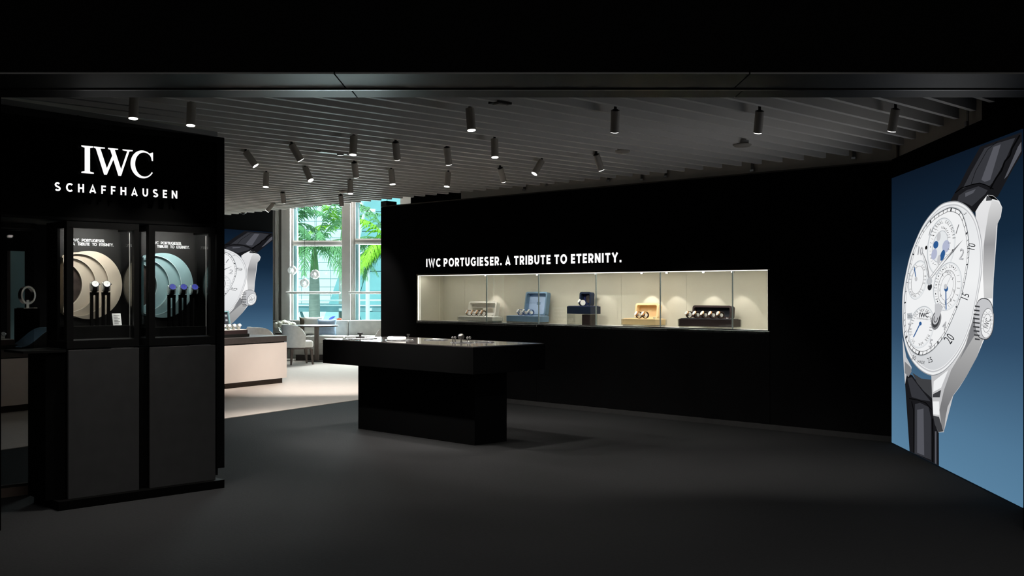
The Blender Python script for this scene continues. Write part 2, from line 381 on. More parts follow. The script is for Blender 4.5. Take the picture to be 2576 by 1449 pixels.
for px_ in (1222, 1352, 1500, 1615, 1678, 1770, 1843):
    u_ = W.u(px_, .30)
    pw = {1222: 13, 1615: 12, 1678: 7, 1770: 8, 1843: 6, 1352: 4, 1500: 4}[px_]
    lamp('niche_spot_lamp', 'SPOT', (u_, .30, NZ1-.03), pw, (1, .95, .92), parent=wd, spot_size=math.radians(70), spot_blend=.18, shadow_soft_size=.006).rotation_euler = (math.radians(4), 0, 0)
    M().lathe([(.022, 0), (.022, .02)], 14, (u_, .30, NZ1-.02)).build('niche_spot', 'steel', wd)
struct(M().box(-8.0, 0, -.012, 0, 0, .055).build('baseboard_right', 'kiosk_panel', frame=W))
struct(M().box(W.u(1160, .1), -.0, .1, .14, WT+.015, 3.9).build('wall_bulkhead', 'bulkhead_grey', frame=W), 'grey bulkhead above the black display wall')
ub = R.u(2470, .1)
# right poster wall
struct(M().box(0, 4.05, 0, .2, 0, 2.77).build('wall_far_right', 'wall_black', frame=R), 'black wall behind the large blue poster')
struct(M().box(-.15, ub, .1, .14, 2.77, 3.9).build('wall_bulkhead_right', 'bulkhead_grey', frame=R), 'grey bulkhead above the poster wall')
struct(M().box(ub, 4.05, .1, .2, 2.77, 3.9).build('wall_bulkhead_near', 'wall_black', frame=R))
# back poster wall
struct(M().box(-9.2, PL+.03, 0, .15, 0, 3.9).build('wall_poster_back', 'wall_black', frame=Q), 'black wall behind the far poster')
rp = Q.world(PL+.03, 0)
rt = M(); rt.hexa([(rp[0], rp[1], 0), (-5.36, 24.4, 0), (-5.5, 24.4, 0), (rp[0]-.12, rp[1], 0)], [(rp[0], rp[1], 3.9), (-5.36, 24.4, 3.9), (-5.5, 24.4, 3.9), (rp[0]-.12, rp[1], 3.9)])
struct(rt.build('wall_return', 'wall_black'))

# window wall
def X(px): return (px-CX)/FPX*24.5
def Zy(py): return EYE+(HY-py)/FPX*24.5
ww = M(); ww.box(-12, X(690), 0, .3, 0, 3.9); ww.box(X(1010), 9, 0, .3, 0, 3.9); ww.box(X(690), X(1010), 0, .3, 0, Zy(806))
wwo = struct(ww.build('wall_window', 'frame_alu', frame=WIN), 'grey wall and columns between the lounge windows')
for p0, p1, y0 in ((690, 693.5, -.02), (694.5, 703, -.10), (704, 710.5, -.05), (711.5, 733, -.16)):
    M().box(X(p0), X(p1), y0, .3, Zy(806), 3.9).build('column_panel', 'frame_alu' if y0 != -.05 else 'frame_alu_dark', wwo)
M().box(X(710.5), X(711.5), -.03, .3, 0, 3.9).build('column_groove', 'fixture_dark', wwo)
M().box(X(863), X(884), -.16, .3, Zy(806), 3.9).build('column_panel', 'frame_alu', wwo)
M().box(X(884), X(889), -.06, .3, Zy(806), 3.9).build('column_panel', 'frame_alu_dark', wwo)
M().box(X(690), X(1010), -.2, 0, Zy(808), Zy(805)).build('window_sill', 'frame_alu', wwo)
for n_, p0, p1, t0, t1 in ((1, 733, 863, 605, 618), (2, 889, 1010, 600, 614)):
    wn = struct(thing('window_%d' % n_, None, None, (0, 24.5, 0)), 'tall lounge window looking out on palms')
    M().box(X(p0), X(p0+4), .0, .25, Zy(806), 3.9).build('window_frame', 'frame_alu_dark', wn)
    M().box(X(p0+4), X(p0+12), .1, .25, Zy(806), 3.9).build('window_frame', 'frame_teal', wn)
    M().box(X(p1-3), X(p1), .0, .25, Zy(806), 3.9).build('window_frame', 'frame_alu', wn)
    M().box(X(p0+4), X(p1-3), .02, .25, Zy(t1), Zy(t0)).build('transom', 'frame_alu', wn)
    M().box(X(p0+4), X(p1-3), -.015, .02, Zy(t1-4.5), Zy(t0+4)).build('transom_lip', 'frame_alu_dark', wn)
    M().tube([(X(p0-9), -.2, Zy(736.5)), (X(p1-5), -.2, Zy(736.5))], .028, 12).build('guard_rail', 'frame_alu', wn, smooth=True)
    for px_ in (p0-5, p1-8):
        M().tube([(X(px_), -.2, Zy(736.5)), (X(px_), .05, Zy(736.5))], .018, 8).build('rail_bracket', 'frame_alu_dark', wn)
    M().box(X(p0+12), X(p1-3), .16, .17, Zy(806), Zy(t1)).build('pane', 'glass_window', wn)
    M().box(X(p0+12), X(p1-3), .16, .17, Zy(t0), 3.9).build('pane', 'glass_window', wn)

# ================================================================== lettering
def extrude_geo(vs, fs, d0, d1):                          # flat faces -> solid in (x, y=depth, z)
    n = len(vs); m = M(); e = {}
    for f_ in fs:
        for i in range(len(f_)):
            k = (f_[i], f_[(i+1) % len(f_)]); e[k] = 1
    V = [(x, d0, y) for x, y in vs]+[(x, d1, y) for x, y in vs]
    FS = [tuple(f_) for f_ in fs]+[tuple(i+n for i in reversed(f_)) for f_ in fs]
    FS += [(a_, b_, b_+n, a_+n) for (a_, b_) in e if (b_, a_) not in e]
    return m.add(V, FS)
def ribbon(pts, wd_, closed=False):                      # thick polyline -> list of (verts, faces)
    n = len(pts); L, Rr = [], []
    for i in range(n):
        p = Vector(pts[i]); a_ = Vector(pts[i-1]) if (i or closed) else None; b_ = Vector(pts[(i+1) % n]) if (i < n-1 or closed) else None
        d1 = (p-a_).normalized() if a_ is not None else None; d2 = (b_-p).normalized() if b_ is not None else None
        d1 = d1 or d2; d2 = d2 or d1; n1 = Vector((-d1.y, d1.x)); n2 = Vector((-d2.y, d2.x)); m_ = (n1+n2)
        m_ = m_.normalized() if m_.length > .1 else n1
        k = min(1/max(m_.dot(n1), .35), 1.6)*wd_/2
        L.append(tuple(p+m_*k)); Rr.append(tuple(p-m_*k))
    m = n if closed else n-1
    return L+Rr, [(i, i+n, (i+1) % n+n, (i+1) % n) for i in range(m)]
def arc(cx, cy, rx, ry, t0, t1, n=14): return [(cx+rx*math.cos(math.radians(t0+(t1-t0)*i/n)), cy+ry*math.sin(math.radians(t0+(t1-t0)*i/n))) for i in range(n+1)]
def glyph(ch, s=.2):
    h = s/2; T, B = 1-h, h; c_ = False; st = []
    if ch == 'I': st = [[(h, 0), (h, 1)]]
    elif ch == 'H': st = [[(h, 0), (h, 1)], [(.74-h, 0), (.74-h, 1)], [(h, .51), (.74-h, .51)]]
    elif ch == 'E': st = [[(.58, T), (h, T), (h, B), (.58, B)], [(h, .51), (.53, .51)]]
    elif ch == 'F': st = [[(.58, T), (h, T), (h, 0)], [(h, .48), (.53, .48)]]
    elif ch == 'N': st = [[(h, 0), (h, 1)], [(.76-h, 0), (.76-h, 1)], [(h*1.1, .93), (.76-h*1.1, .07)]]
    elif ch == 'T': st = [[(0, T), (.68, T)], [(.34, T), (.34, 0)]]
    elif ch == 'A': st = [[(h, 0), (.43, .92), (.86-h, 0)], [(.22, .25), (.64, .25)], [(.39, 1-h*.5), (.47, 1-h*.5)]]
    elif ch == 'Y': st = [[(.08, 1), (.40, .46), (.72, 1)], [(.40, .5), (.40, 0)]]
    elif ch == 'W': st = [[(h, 1), (.34, .06), (.60, .94), (.86, .06), (1.2-h, 1)]]
    elif ch == 'U': st = [[(h, 1), (h, .42)]+arc(.37, .42, .37-h, .42-h, 180, 360)[1:-1]+[(.74-h, .42), (.74-h, 1)]]
    elif ch == 'O': st = [arc(.45, .5, .45-h+.02, .5-h+.02, 0, 360, 30)[:-1]]; c_ = True
    elif ch == 'C': st = [arc(.45, .5, .45-h+.02, .5-h+.02, 45, 315, 24)]
    elif ch == 'G': st = [arc(.45, .5, .45-h+.02, .5-h+.02, 45, 330, 24)+[(.86-h, .20), (.86-h, .45), (.50, .45)]]
    elif ch == 'S': st = [arc(.32, .72, .24, .19, 35, 250, 14)+arc(.32, .28, .26, .19, 70, -150, 14)]
    elif ch in 'PRB':
        st = [[(h, 0), (h, 1)], [(h, T), (.36, T)]+arc(.36, .66 if ch != 'B' else .71, .22, T-(.66 if ch != 'B' else .71), 90, -90, 12)[1:]+[(h, .42 if ch != 'B' else .52)]]
        if ch == 'P': pass
        if ch == 'R': st[1] = [(h, T), (.36, T)]+arc(.36, .645, .22, T-.645, 90, -90, 12)[1:]+[(h, .39)]; st.append([(.34, .40), (.60, .02)])
        if ch == 'B': st.append([(h, .52), (.38, .52)]+arc(.38, .31, .23, .21, 90, -90, 12)[1:]+[(h, B)])
    elif ch == '.': st = [[(h, 0), (h, s*1.05)]]
    V, Fc = [], []
    for p in st:
        v, f_ = ribbon(p, s, c_); n = len(V); V += v; Fc += [tuple(i+n for i in q) for q in f_]
    return V, Fc
def sans(ch, h, bold=.2):
    vs, fs = glyph(ch, bold); x0 = min(v[0] for v in vs)
    return [((x-x0)*h, y*h) for x, y in vs], fs
def word_layout(s, h, total, space, bold=.2):
    gl = []; wsum = 0; gaps = 0
    for ch in s:
        if ch == ' ': gl.append(None); continue
        g_ = sans(ch, h, bold); wd_ = max(v[0] for v in g_[0]); gl.append((g_, wd_)); wsum += wd_
    n = len(s)-1; sp = s.count(' ')
    gap = (total-wsum-sp*space)/max(1, (n-2*sp) + sp)
    x = 0; out = []
    for i, q in enumerate(gl):
        if q is None: x += space; continue
        out.append((q[0], x)); x += q[1]
        if i+1 < len(gl) and gl[i+1] is not None: x += gap
        elif i+1 < len(gl): x += gap*.5
    k = total/ x
    return [((([(vx*k+ox*k, vy) for vx, vy in g_[0]]), g_[1])) for g_, ox in out]
def sign_letters(parent, s, h, total, space, x0, z0, d0, d1, m, bold=.2):
    for vs, fs in word_layout(s, h, total, space, bold):
        lm_ = extrude_geo([(x+x0, y+z0) for x, y in vs], fs, d0, d1); letter_sides(lm_.build('letter', m, parent))
t0 = W.uz(1075, 671); t1 = W.uz(1566, 660)
sg = in_frame('wall_sign', 'white glowing one-line slogan letters above the lit display niche', 'sign', W, t0[0], 0, 0)
sign_letters(sg, 'IWC PORTUGIESER. A TRIBUTE TO ETERNITY.', .118, t1[0]-t0[0], .055, 0, 1.829, -.022, -.002, 'letter_white', .23)

# ================================================================== kiosk
KZ = 2.65
kr = in_frame('kiosk_sign_box', 'black sign box spanning over the two glass showcases', 'kiosk', K, 0, 0)
kp = in_frame('kiosk_plinth', 'low black plinth under the two pedestal cabinets', 'plinth', K, 0, 0)
kq = in_frame('kiosk_post', 'tall slim black post at the lounge side of the kiosk', 'post', K, 0, 0)
def ku(px, w): return K.u(px, w)
PX1 = ku(565, 0)
M().box(-.02, PX1, 0, .42, 0, .062).build('slab', 'kiosk_black', kp, bevel=.003)
sw = .12
s0, s1, s2 = -.55, ku(545, sw), ku(565, sw)
M().box(s0, s1, sw+.012, .75, 1.985, KZ-.03).build('sign_panel', 'kiosk_black', kr)
M().box(s0, s2, sw, .75, KZ-.045, KZ).build('top_rail', 'kiosk_frame', kr, bevel=.004)
M().box(s1, s2, sw, .75, .13, KZ-.045).build('post', 'kiosk_frame', kq, bevel=.003)
M().box(s1-.02, s2, sw+.1, .75, 0.062, .13).build('post_foot', 'kiosk_panel', kq)
M().box(s0, s1, sw, .75, 1.965, 1.985).build('lower_rail', 'kiosk_frame', kr)
M().lathe([(.006, -.006), (.010, 0), (.006, .006)], 10, (ku(200, sw), sw+.02, K.uz(200, 291, sw)[1])).build('sensor', 'steel_dark', kr)
q0, q1 = Vector((-3.90, 7.07)), Vector((-2.47, 9.17))
for nm_, off, za, zb_, m_ in (('trim_2', 0, 2.775, 2.815, 'trim_grey'), ('trim_3', .03, 2.655, 2.775, 'trim_dark')):
    dn = (q1-q0).normalized(); nn = Vector((-dn.y, dn.x)); pp = [q0+nn*off, q1+nn*off, q1+nn*(off+.06), q0+nn*(off+.06)]
    struct(M().slab([(p.x, p.y) for p in pp], za, zb_).build(nm_, m_), 'grey edge trim where the slats end over the kiosk')
# logo sign
i0 = K.uz(200, 437, sw); i1 = K.uz(380, 450, sw)
lg = in_frame('logo_sign', 'white glowing serif logo over spaced capitals on the black kiosk', 'sign', K, 0, 0)
hI = K.uz(216, 368, sw)[1]-K.uz(216, 437, sw)[1]
zI = K.uz(216, 437, sw)[1]
xs = K.uz(200, 430, sw)[0]; k_ = (K.uz(380, 430, sw)[0]-xs)/2.575
def LP(parts, nm):
    m_ = M()
    for poly in parts: m_.prism([(xs+x*k_, zI+y*hI) for x, y in poly], sw-.03, sw+.006)
    letter_sides(m_.build('letter', 'letter_white', lg))
LP([[(0, 0), (.43, 0), (.43, .045), (.30, .075), (.30, .925), (.41, .955), (.41, 1), (0, 1), (0, .955), (.115, .925), (.115, .075), (0, .045)]], 'I')
LP([[(.43, 1), (.43, .955), (.50, .93), (.79, 0), (.885, 0), (.93, .12), (.66, .945), (.82, .96), (.82, 1)],
    [(.79, 0), (.885, 0), (1.16, .68), (1.10, .78)],
    [(.93, 1), (.93, .958), (1.01, .93), (1.30, 0), (1.395, 0), (1.44, .12), (1.17, .945), (1.29, .96), (1.29, 1)],
    [(1.30, 0), (1.395, 0), (1.70, .94), (1.82, .96), (1.82, 1), (1.45, 1), (1.45, .96), (1.62, .94), (1.36, .14)]], 'W')
arc_o = [(2.19+.45*math.cos(math.radians(t)), .5+.525*math.sin(math.radians(t))) for t in range(38, 328, 8)]
arc_i = [(2.25+.34*math.cos(math.radians(t)), .5+.455*math.sin(math.radians(t))) for t in range(38, 328, 8)]
cp = [[arc_o[i], arc_o[i+1], arc_i[i+1], arc_i[i]] for i in range(len(arc_o)-1)]
LP(cp+[[(2.42, .92), (2.545, .98), (2.575, .98), (2.575, .66), (2.53, .66), (2.50, .80)]], 'C')
c0 = K.uz(133, 484, sw); c1 = K.uz(441, 500, sw); ch_ = K.uz(330, 474, sw)[1]-K.uz(330, 494.5, sw)[1]
sign_letters(lg, 'SCHAFFHAUSEN', ch_, c1[0]-c0[0], .05, c0[0], (c0[1]+c1[1])/2+.004, sw-.03, sw+.006, 'letter_white', .205)
# glass partition beside the kiosk (smoked)
GW = .78
gp = in_frame('glass_partition', 'smoked glass partition beside the kiosk on a low skirting', 'partition', K, 0, 0)
M().box(-1.0, .12, GW, GW+.012, .085, 1.965).build('pane', 'glass_smoked', gp)
M().box(-1.0, .12, GW-.02, GW+.04, 0, .066).build('skirting', 'plinth_brown', gp)
M().box(-1.0, .12, GW-.012, GW+.024, .066, .085).build('glass_channel', 'steel_dark', gp)
M().box(-1.0, .12, GW-.04, GW+.05, 1.93, 1.965).build('head_rail', 'kiosk_frame', gp)

def cabinet(p0, p1, label):
    u0, u1 = ku(p0, .05), ku(p1, .05)
    t = in_frame('pedestal_cabinet', label, 'cabinet', K, u0, .05, .062, group='pedestal cabinets on the plinth')
    wd_ = u1-u0
    M().box(0, wd_, .02, .34, 0, 1.0).build('body', 'kiosk_black', t)
    M().box(0, wd_, 0, .02, 0, 1.012).build('front_panel', 'kiosk_panel', t, bevel=.0015)
    M().box(0, wd_, .02, .34, 1.0, 1.012).build('top', 'kiosk_frame', t)
    M().box(wd_*.62, wd_*.95, .03, .06, 1.012, 1.016).build('edge_strip', 'steel', t)
    return t
cabinet(172, 350, 'dark grey pedestal cabinet under the beige disc showcase')
cabinet(378, 542, 'dark grey pedestal cabinet under the teal disc showcase')
M_ = M().box(ku(122, .05), ku(172, .05)-.002, .10, .40, .062, 1.062)
o_ = in_frame('pedestal_block', 'black side block at the kiosk end next to the smoked glass', 'block', K, 0, 0); M_.build('body', 'kiosk_black', o_)
M().box(ku(60, .05), ku(172, .05)-.01, .06, .40, 1.062, 1.078).build('ledge', 'kiosk_frame', o_)
M_ = M().box(ku(350, .05)+.002, ku(378, .05)-.002, .09, .36, .062, 1.07)
o_ = in_frame('pedestal_infill', 'black recessed infill between the two pedestal cabinets', 'block', K, 0, 0); M_.build('body', 'kiosk_black', o_)

def watch_proto(strap, dial, case, hold=1.0):
    """strap loop lying on its axis x, dial facing -y/up; origin at the bottom of the loop"""
    t = thing('wristwatch', '', 'watch')
    R_, w2 = .028, .0115
    out = [(R_*math.cos(2*math.pi*i/28), R_+R_*math.sin(2*math.pi*i/28)) for i in range(28)]
    inn = [(.88*R_*math.cos(2*math.pi*i/28), R_+.88*R_*math.sin(2*math.pi*i/28)) for i in range(28)]
    M().ring(out, inn, -w2, w2).xf(Matrix.Rotation(math.pi/2, 4, 'Z')).build('strap', strap, t, smooth=True)
    cap = M().ring([(x*.86*hold, (z-R_)*.86*hold+R_) for x, z in out], [(x*.05, (z-R_)*.05+R_) for x, z in out], -w2*(.3+1.4*hold), w2*(.3+1.4*hold))
    cap.xf(Matrix.Rotation(math.pi/2, 4, 'Z')).build('holder', 'strap_white' if dial == 'dial_white' else 'disc_teal_edge', t, smooth=True)
    tilt = Matrix.Translation((0, 0, R_)) @ Matrix.Rotation(math.radians(62), 4, 'X')
    c = M().lathe([(.0195, 0), (.0205, .003), (.0205, .007), (.018, .0095)], 28, (0, 0, R_-.003)).xf(tilt).build('case', case, t, smooth=True)
    d = M().lathe([(.0172, 0), (.0172, .0006)], 28, (0, 0, R_+.0066)).xf(tilt).build('dial', dial, t)
    hnd = M()
    for an, ln in ((.6, .012), (-1.0, .009)):
        hnd.add([(math.cos(an)*-.001, math.sin(an)*-.001, R_+.0076), (math.cos(an+.12)*ln*.5, math.sin(an+.12)*ln*.5, R_+.0076), (math.cos(an)*ln, math.sin(an)*ln, R_+.0076), (math.cos(an-.12)*ln*.5, math.sin(an-.12)*ln*.5, R_+.0076)], [(0, 1, 2, 3)])
    hnd.xf(tilt).build('hands', 'strap_black', t)
    M().tube([(.019, 0, R_+.002), (.025, 0, R_+.002)], .0028, 10).xf(tilt).build('crown', case, t)
    return t
_protos = {}
def put_watch(kind, loc, rz, label, group, scale=1):
    st, di, ca_ = kind
    if kind not in _protos: t = watch_proto(st, di, ca_, 1.0 if st == 'strap_black' else .55); _protos[kind] = t
    else: t = copy_tree(_protos[kind])
    t.location = loc; t.rotation_euler = (0, 0, rz); t.scale = (scale,)*3; tag(t, label, 'watch', group); return t
# ------------------------------------------------------------------ vitrines
def vitrine(p0, p1, col, edge, n_w, dial, name_col, right_open, card):
    vw, vd = .06, .34
    u0, u1 = ku(p0, vw), ku(p1, vw); wd_ = u1-u0; z0, z1 = 1.083, 1.955
    t = in_frame('glass_showcase', 'glass showcase with black frame holding %s nested crescents and %s watches' % (name_col, {2: 'two', 3: 'three'}[n_w]), 'showcase', K, u0, vw, z0, group='glass showcases on the pedestals')
    h = z1-z0; pw = .046
    M().box(0, wd_, 0, vd, 0, .055).build('base', 'kiosk_frame', t, bevel=.002)
    fr = M()
    for x0, x1, y0, y1 in ((0, pw, 0, pw), (wd_-pw*.8, wd_, 0, pw*.8), (0, .02, vd-.02, vd), (wd_-.02, wd_, vd-.02, vd)): fr.box(x0, x1, y0, y1, .055, h-.04)
    fr.box(0, wd_, 0, vd, h-.012, h); fr.box(0, wd_, 0, .03, h-.045, h-.012); fr.box(0, .025, .03, vd, h-.045, h-.012); fr.box(wd_-.02, wd_, .03, vd, h-.045, h-.012)
    fr.build('frame', 'kiosk_frame', t)
    M().box(pw, wd_-pw*.8, .012, .018, .055, h-.045).build('front_pane', 'glass_clear', t)
    M().box(.008, .014, pw, vd-.02, .055, h-.045).build('side_pane', 'glass_clear', t)
    M().box(wd_-.014, wd_-.008, pw, vd-.02, .055, h-.045).build('side_pane', 'glass_clear', t)
    M().box(pw, wd_-pw*.8, .03, .036, .055, .064).build('channel', 'steel', t); M().box(.014, .02, pw, vd-.02, .055, .064).build('channel', 'steel', t)
    ls = M()
    for i in range(7):
        x_ = pw+.03+(wd_-pw*2-.06)*i/6; ls.box(x_-.012, x_+.012, .032, .04, h-.044, h-.038)
    ls.build('light_strip', 'strip_light', t)['kind'] = 'stuff'
    M().box(wd_-.047, wd_-.043, .05, .056, .064, h-.06).build('edge_strip', 'trim_grey', t)  # pale strip added as the LED reflection along the pane edge
    M().box(.002, .02, .16, vd-.02, .055, h-.045).build('rear_side_panel', 'kiosk_black', t)
    lamp('showcase_lamp', 'AREA', (wd_/2, .045, h-.05), 2.4, (1, .97, .92), parent=t, shape='RECTANGLE', size=wd_*.7, size_y=.03).rotation_euler = (math.radians(38), 0, 0)
    # riser and back panel
    top = .15 if not right_open else .13
    M().box(.03, wd_-.03, .05, vd-.02, .055, top).build('riser', 'kiosk_frame', t)
    bw = ku(305 if not right_open else 495, vw+vd-.05)-u0; bl_ = ku(150 if not right_open else 352, vw+vd-.05)-u0
    bp = M().box(max(bl_, .03), bw, vd-.05, vd-.035, top, h-.02).build('back_panel', 'vitrine_back', t)
    x_ = .035
    # lettering on the back panel
    gl = thing('x', None, None); bpy.data.objects.remove(gl)
    tx0 = ku(285 if not right_open else 476, vw+vd-.05)-u0-.30
    for ln, zz, tw in (('IWC PORTUGIESER.', h-.125, .235), ('A TRIBUTE TO ETERNITY.', h-.152, .30)):
        vs_fs = word_layout(ln, .021, tw, .018, .17)
        mm = M()
        for vs, fs in vs_fs: k = extrude_geo([(x+tx0, y+zz) for x, y in vs], fs, vd-.053, vd-.0505); mm.add(k.v, k.f)
        mm.build('back_lettering', 'letter_grey', bp)
    # nested crescents stepping back to the moon picture, cut off by the side of the case
    pc = 218 if not right_open else 404; wv_ = vw+vd-.06; yb = vd-.054; n = 96; lim = max(bl_, .03)+.002
    cz0 = K.uz(218, 717, wv_)[1]-z0; cx0 = ku(pc, wv_)-u0; q_ = .243/83
    circ = [(cx0+d*q_, r*q_) for d, r in ((0, 83), (-26, 75), (-46, 65), (-69, 56.6))]
    def cpts(c_, ex=0): return [(max(c_[0]+(c_[1]+ex)*math.cos(2*math.pi*k/n), lim), cz0+(c_[1]+ex)*math.sin(2*math.pi*k/n)) for k in range(n)]
    for i in range(3):
        y_ = yb-.051+.017*i
        M().ring(cpts(circ[i], 0 if i == 0 else .012), cpts(circ[i+1]), y_, y_+.017).build('crescent', col, t)
        M().ring(cpts(circ[i+1], .0025), cpts(circ[i+1], -.0003), y_-.0006, y_+.001).build('crescent_rim', edge, t)
    M().prism([p for k, p in enumerate(cpts(circ[3], .01)) if p[0] > lim or cpts(circ[3], .01)[k-1][0] > lim or cpts(circ[3], .01)[(k+1) % n][0] > lim], yb-.0005, yb+.003).build('moon_disc', 'moon', t)
    # forked stands with watches
    for i in range(n_w):
        sy = .17; sx = ku((237, 266)[i] if n_w == 2 else (431, 459, 487)[i], vw+sy)-u0
        wu, ww_ = sx+.0, sy
        L = (u0+sx, vw+sy); wl = K.world(*L)
        st = thing('watch_stand', 'black forked stand carrying a watch in the %s disc showcase' % name_col, 'stand', (wl[0], wl[1], z0+top), K.a, group='forked watch stands, %s showcase' % name_col)
        sh = .235
        M().box(-.027, -.010, -.01, .01, 0, sh).build('prong', 'kiosk_black', st); M().box(.012, .029, -.01, .01, 0, sh).build('prong', 'kiosk_black', st)
        M().box(-.027, .029, -.012, .012, sh-.02, sh+.002).build('cradle', 'kiosk_black', st)
        put_watch(('strap_black', dial, 'steel'), (wl[0], wl[1], z0+top+sh+.002), K.a-math.radians(14), 'silver watch with %s dial on a forked stand before the %s discs' % ('white' if dial == 'dial_white' else 'blue', name_col), 'watches on forked stands, %s showcase' % name_col, 1.35)
    if card:
        wl = K.world(u0+wd_*.80, vw+.12)
        cd = thing('placard', 'small grey printed placard leaning in the beige disc showcase', 'placard', (wl[0], wl[1], z0+top), K.a)
        tl = Matrix.Rotation(math.radians(-14), 4, 'X')
        M().box(-.032, .032, 0, .003, 0, .088).xf(tl).build('card', 'placard', cd)
        ln = M()
        for i in range(6): ln.box(-.022, .010+.012*(i % 2), -.0006, 0, .014+i*.011, .0175+i*.011)
        ln.xf(tl).build('printed_lines', 'print_grey', cd)
    return t
vitrine(168, 350, 'disc_beige', 'disc_edge', 2, 'dial_white', 'beige', False, True)
vitrine(375, 541, 'disc_teal', 'disc_teal_edge', 3, 'dial_blue', 'teal', True, False)

# ------------------------------------------------------------------ island table
T0 = G(1194, 1121)
TF = F(T0, W.a)
bl = TF.u(901, 0)                                        # base runs to the left along the front
# base right depth
tx = F(T0, K.a); br = tx.u(1275, 0)
tb = thing('display_table', 'black block display table with thick overhanging top', 'table', (T0[0], T0[1], 0), W.a)
ov = .27
M().box(bl, 0, 0, br, 0, .707).build('base', 'table_black', tb, bevel=.003)
M().box(bl-ov, ov, -ov, br+ov, .707, .958).build('top_slab', 'table_black', tb, bevel=.003)
mat('table_glass', (60, 57, 56), .07, spec=.5, noise=.1, nscale=2)
M().box(bl-ov+.012, ov-.012, -ov+.012, br+ov-.012, .958, .9665).build('glass_top', 'table_glass', tb, bevel=.001)
TZ = .9667
def on_table(px, py):                                    # pixel on the table top plane
    t = FPX*(EYE-TZ)/(py-HY); return ((px-CX)/FPX*t, t)
def tray(px, py, r, label):
    x, y = on_table(px, py); t = thing('display_tray', label, 'tray', (x, y, TZ), 0, 'round trays on the black table')
    M().lathe([(r, 0), (r, .004), (r-.012, .008), (r-.016, .005), (.01, .005)], 40).build('dish', 'steel', t, smooth=True); return x, y
def pin(x, y, h, r, label, m='steel', grp='ball-headed pins on the black table'):
    t = thing('ball_pin', label, 'ornament', (x, y, TZ), 0, grp)
    M().tube([(0, 0, 0), (0, 0, h)], .004, 8).build('stem', m, t); M().sphere((0, 0, h+r*.8), r, 18, 10).build('ball', m, t, smooth=True)
    M().lathe([(.012, 0), (.012, .003)], 16).build('foot', m, t)
tray(910, 852, .17, 'thin round metal tray at the lounge end of the black table')
x, y = tray(1005, 856, .15, 'round metal tray under the low drum on the black table')
dz = thing('display_drum', 'low white drum on a round tray on the black table', 'ornament', (x-.03, y, TZ+.008), 0)
M().lathe([(.095, 0), (.1, .012), (.1, .022), (.085, .03)], 36).build('body', 'dial_white', dz, smooth=True)
M().lathe([(.086, .03), (.06, .034)], 36).build('lid', 'steel', dz, smooth=True)
x, y = on_table(906, 851)
dp = thing('knob_ornament', 'small dark knob ornament at the lounge end of the black table', 'ornament', (x, y, TZ+.008))
M().lathe([(.05, 0), (.05, .012), (.012, .016), (.012, .035), (.03, .04), (.03, .055)], 24).build('knob', 'fixture_dark', dp)
x, y = on_table(1027, 854)
dp = thing('peg_ornament', 'short black peg beside the white drum on the black table', 'ornament', (x, y, TZ))
M().lathe([(.012, 0), (.008, .01), (.008, .04), (.016, .044), (.016, .058)], 20).build('peg', 'fixture_dark', dp)
tray(1097, 855, .13, 'thin flat metal ring tray in the middle of the black table')
tray(1163, 862, .115, 'round metal plate under the ball-headed pins')
x, y = on_table(1160, 863)
gb = thing('globe_ornament', 'large dark metal ball on a peg among smaller pins on the black table', 'ornament', (x, y, TZ+.008))
M().lathe([(.02, 0), (.006, .01), (.006, .03)], 18).build('stem', 'steel_dark', gb); M().sphere((0, 0, .055), .032, 24, 14).build('ball', 'steel_dark', gb, smooth=True)
M().ring([(.0335*math.cos(i*.2618), .055+.004*math.sin(i*.2618)) for i in range(24)], [(.031*math.cos(i*.2618), .055+.002*math.sin(i*.2618)) for i in range(24)], -.002, .002).build('band', 'steel', gb)
for px_, py_, h in ((1138.5, 862, .038), (1145, 862, .04), (1176, 862, .038), (1182, 862, .04)):
    x, y = on_table(px_, py_); pin(x, y, h, .013, 'slim metal pin with a ball head beside the large dark ball', 'steel_dark')
tray(1219, 861, .10, 'small flat metal ring tray near the bare corner of the black table')

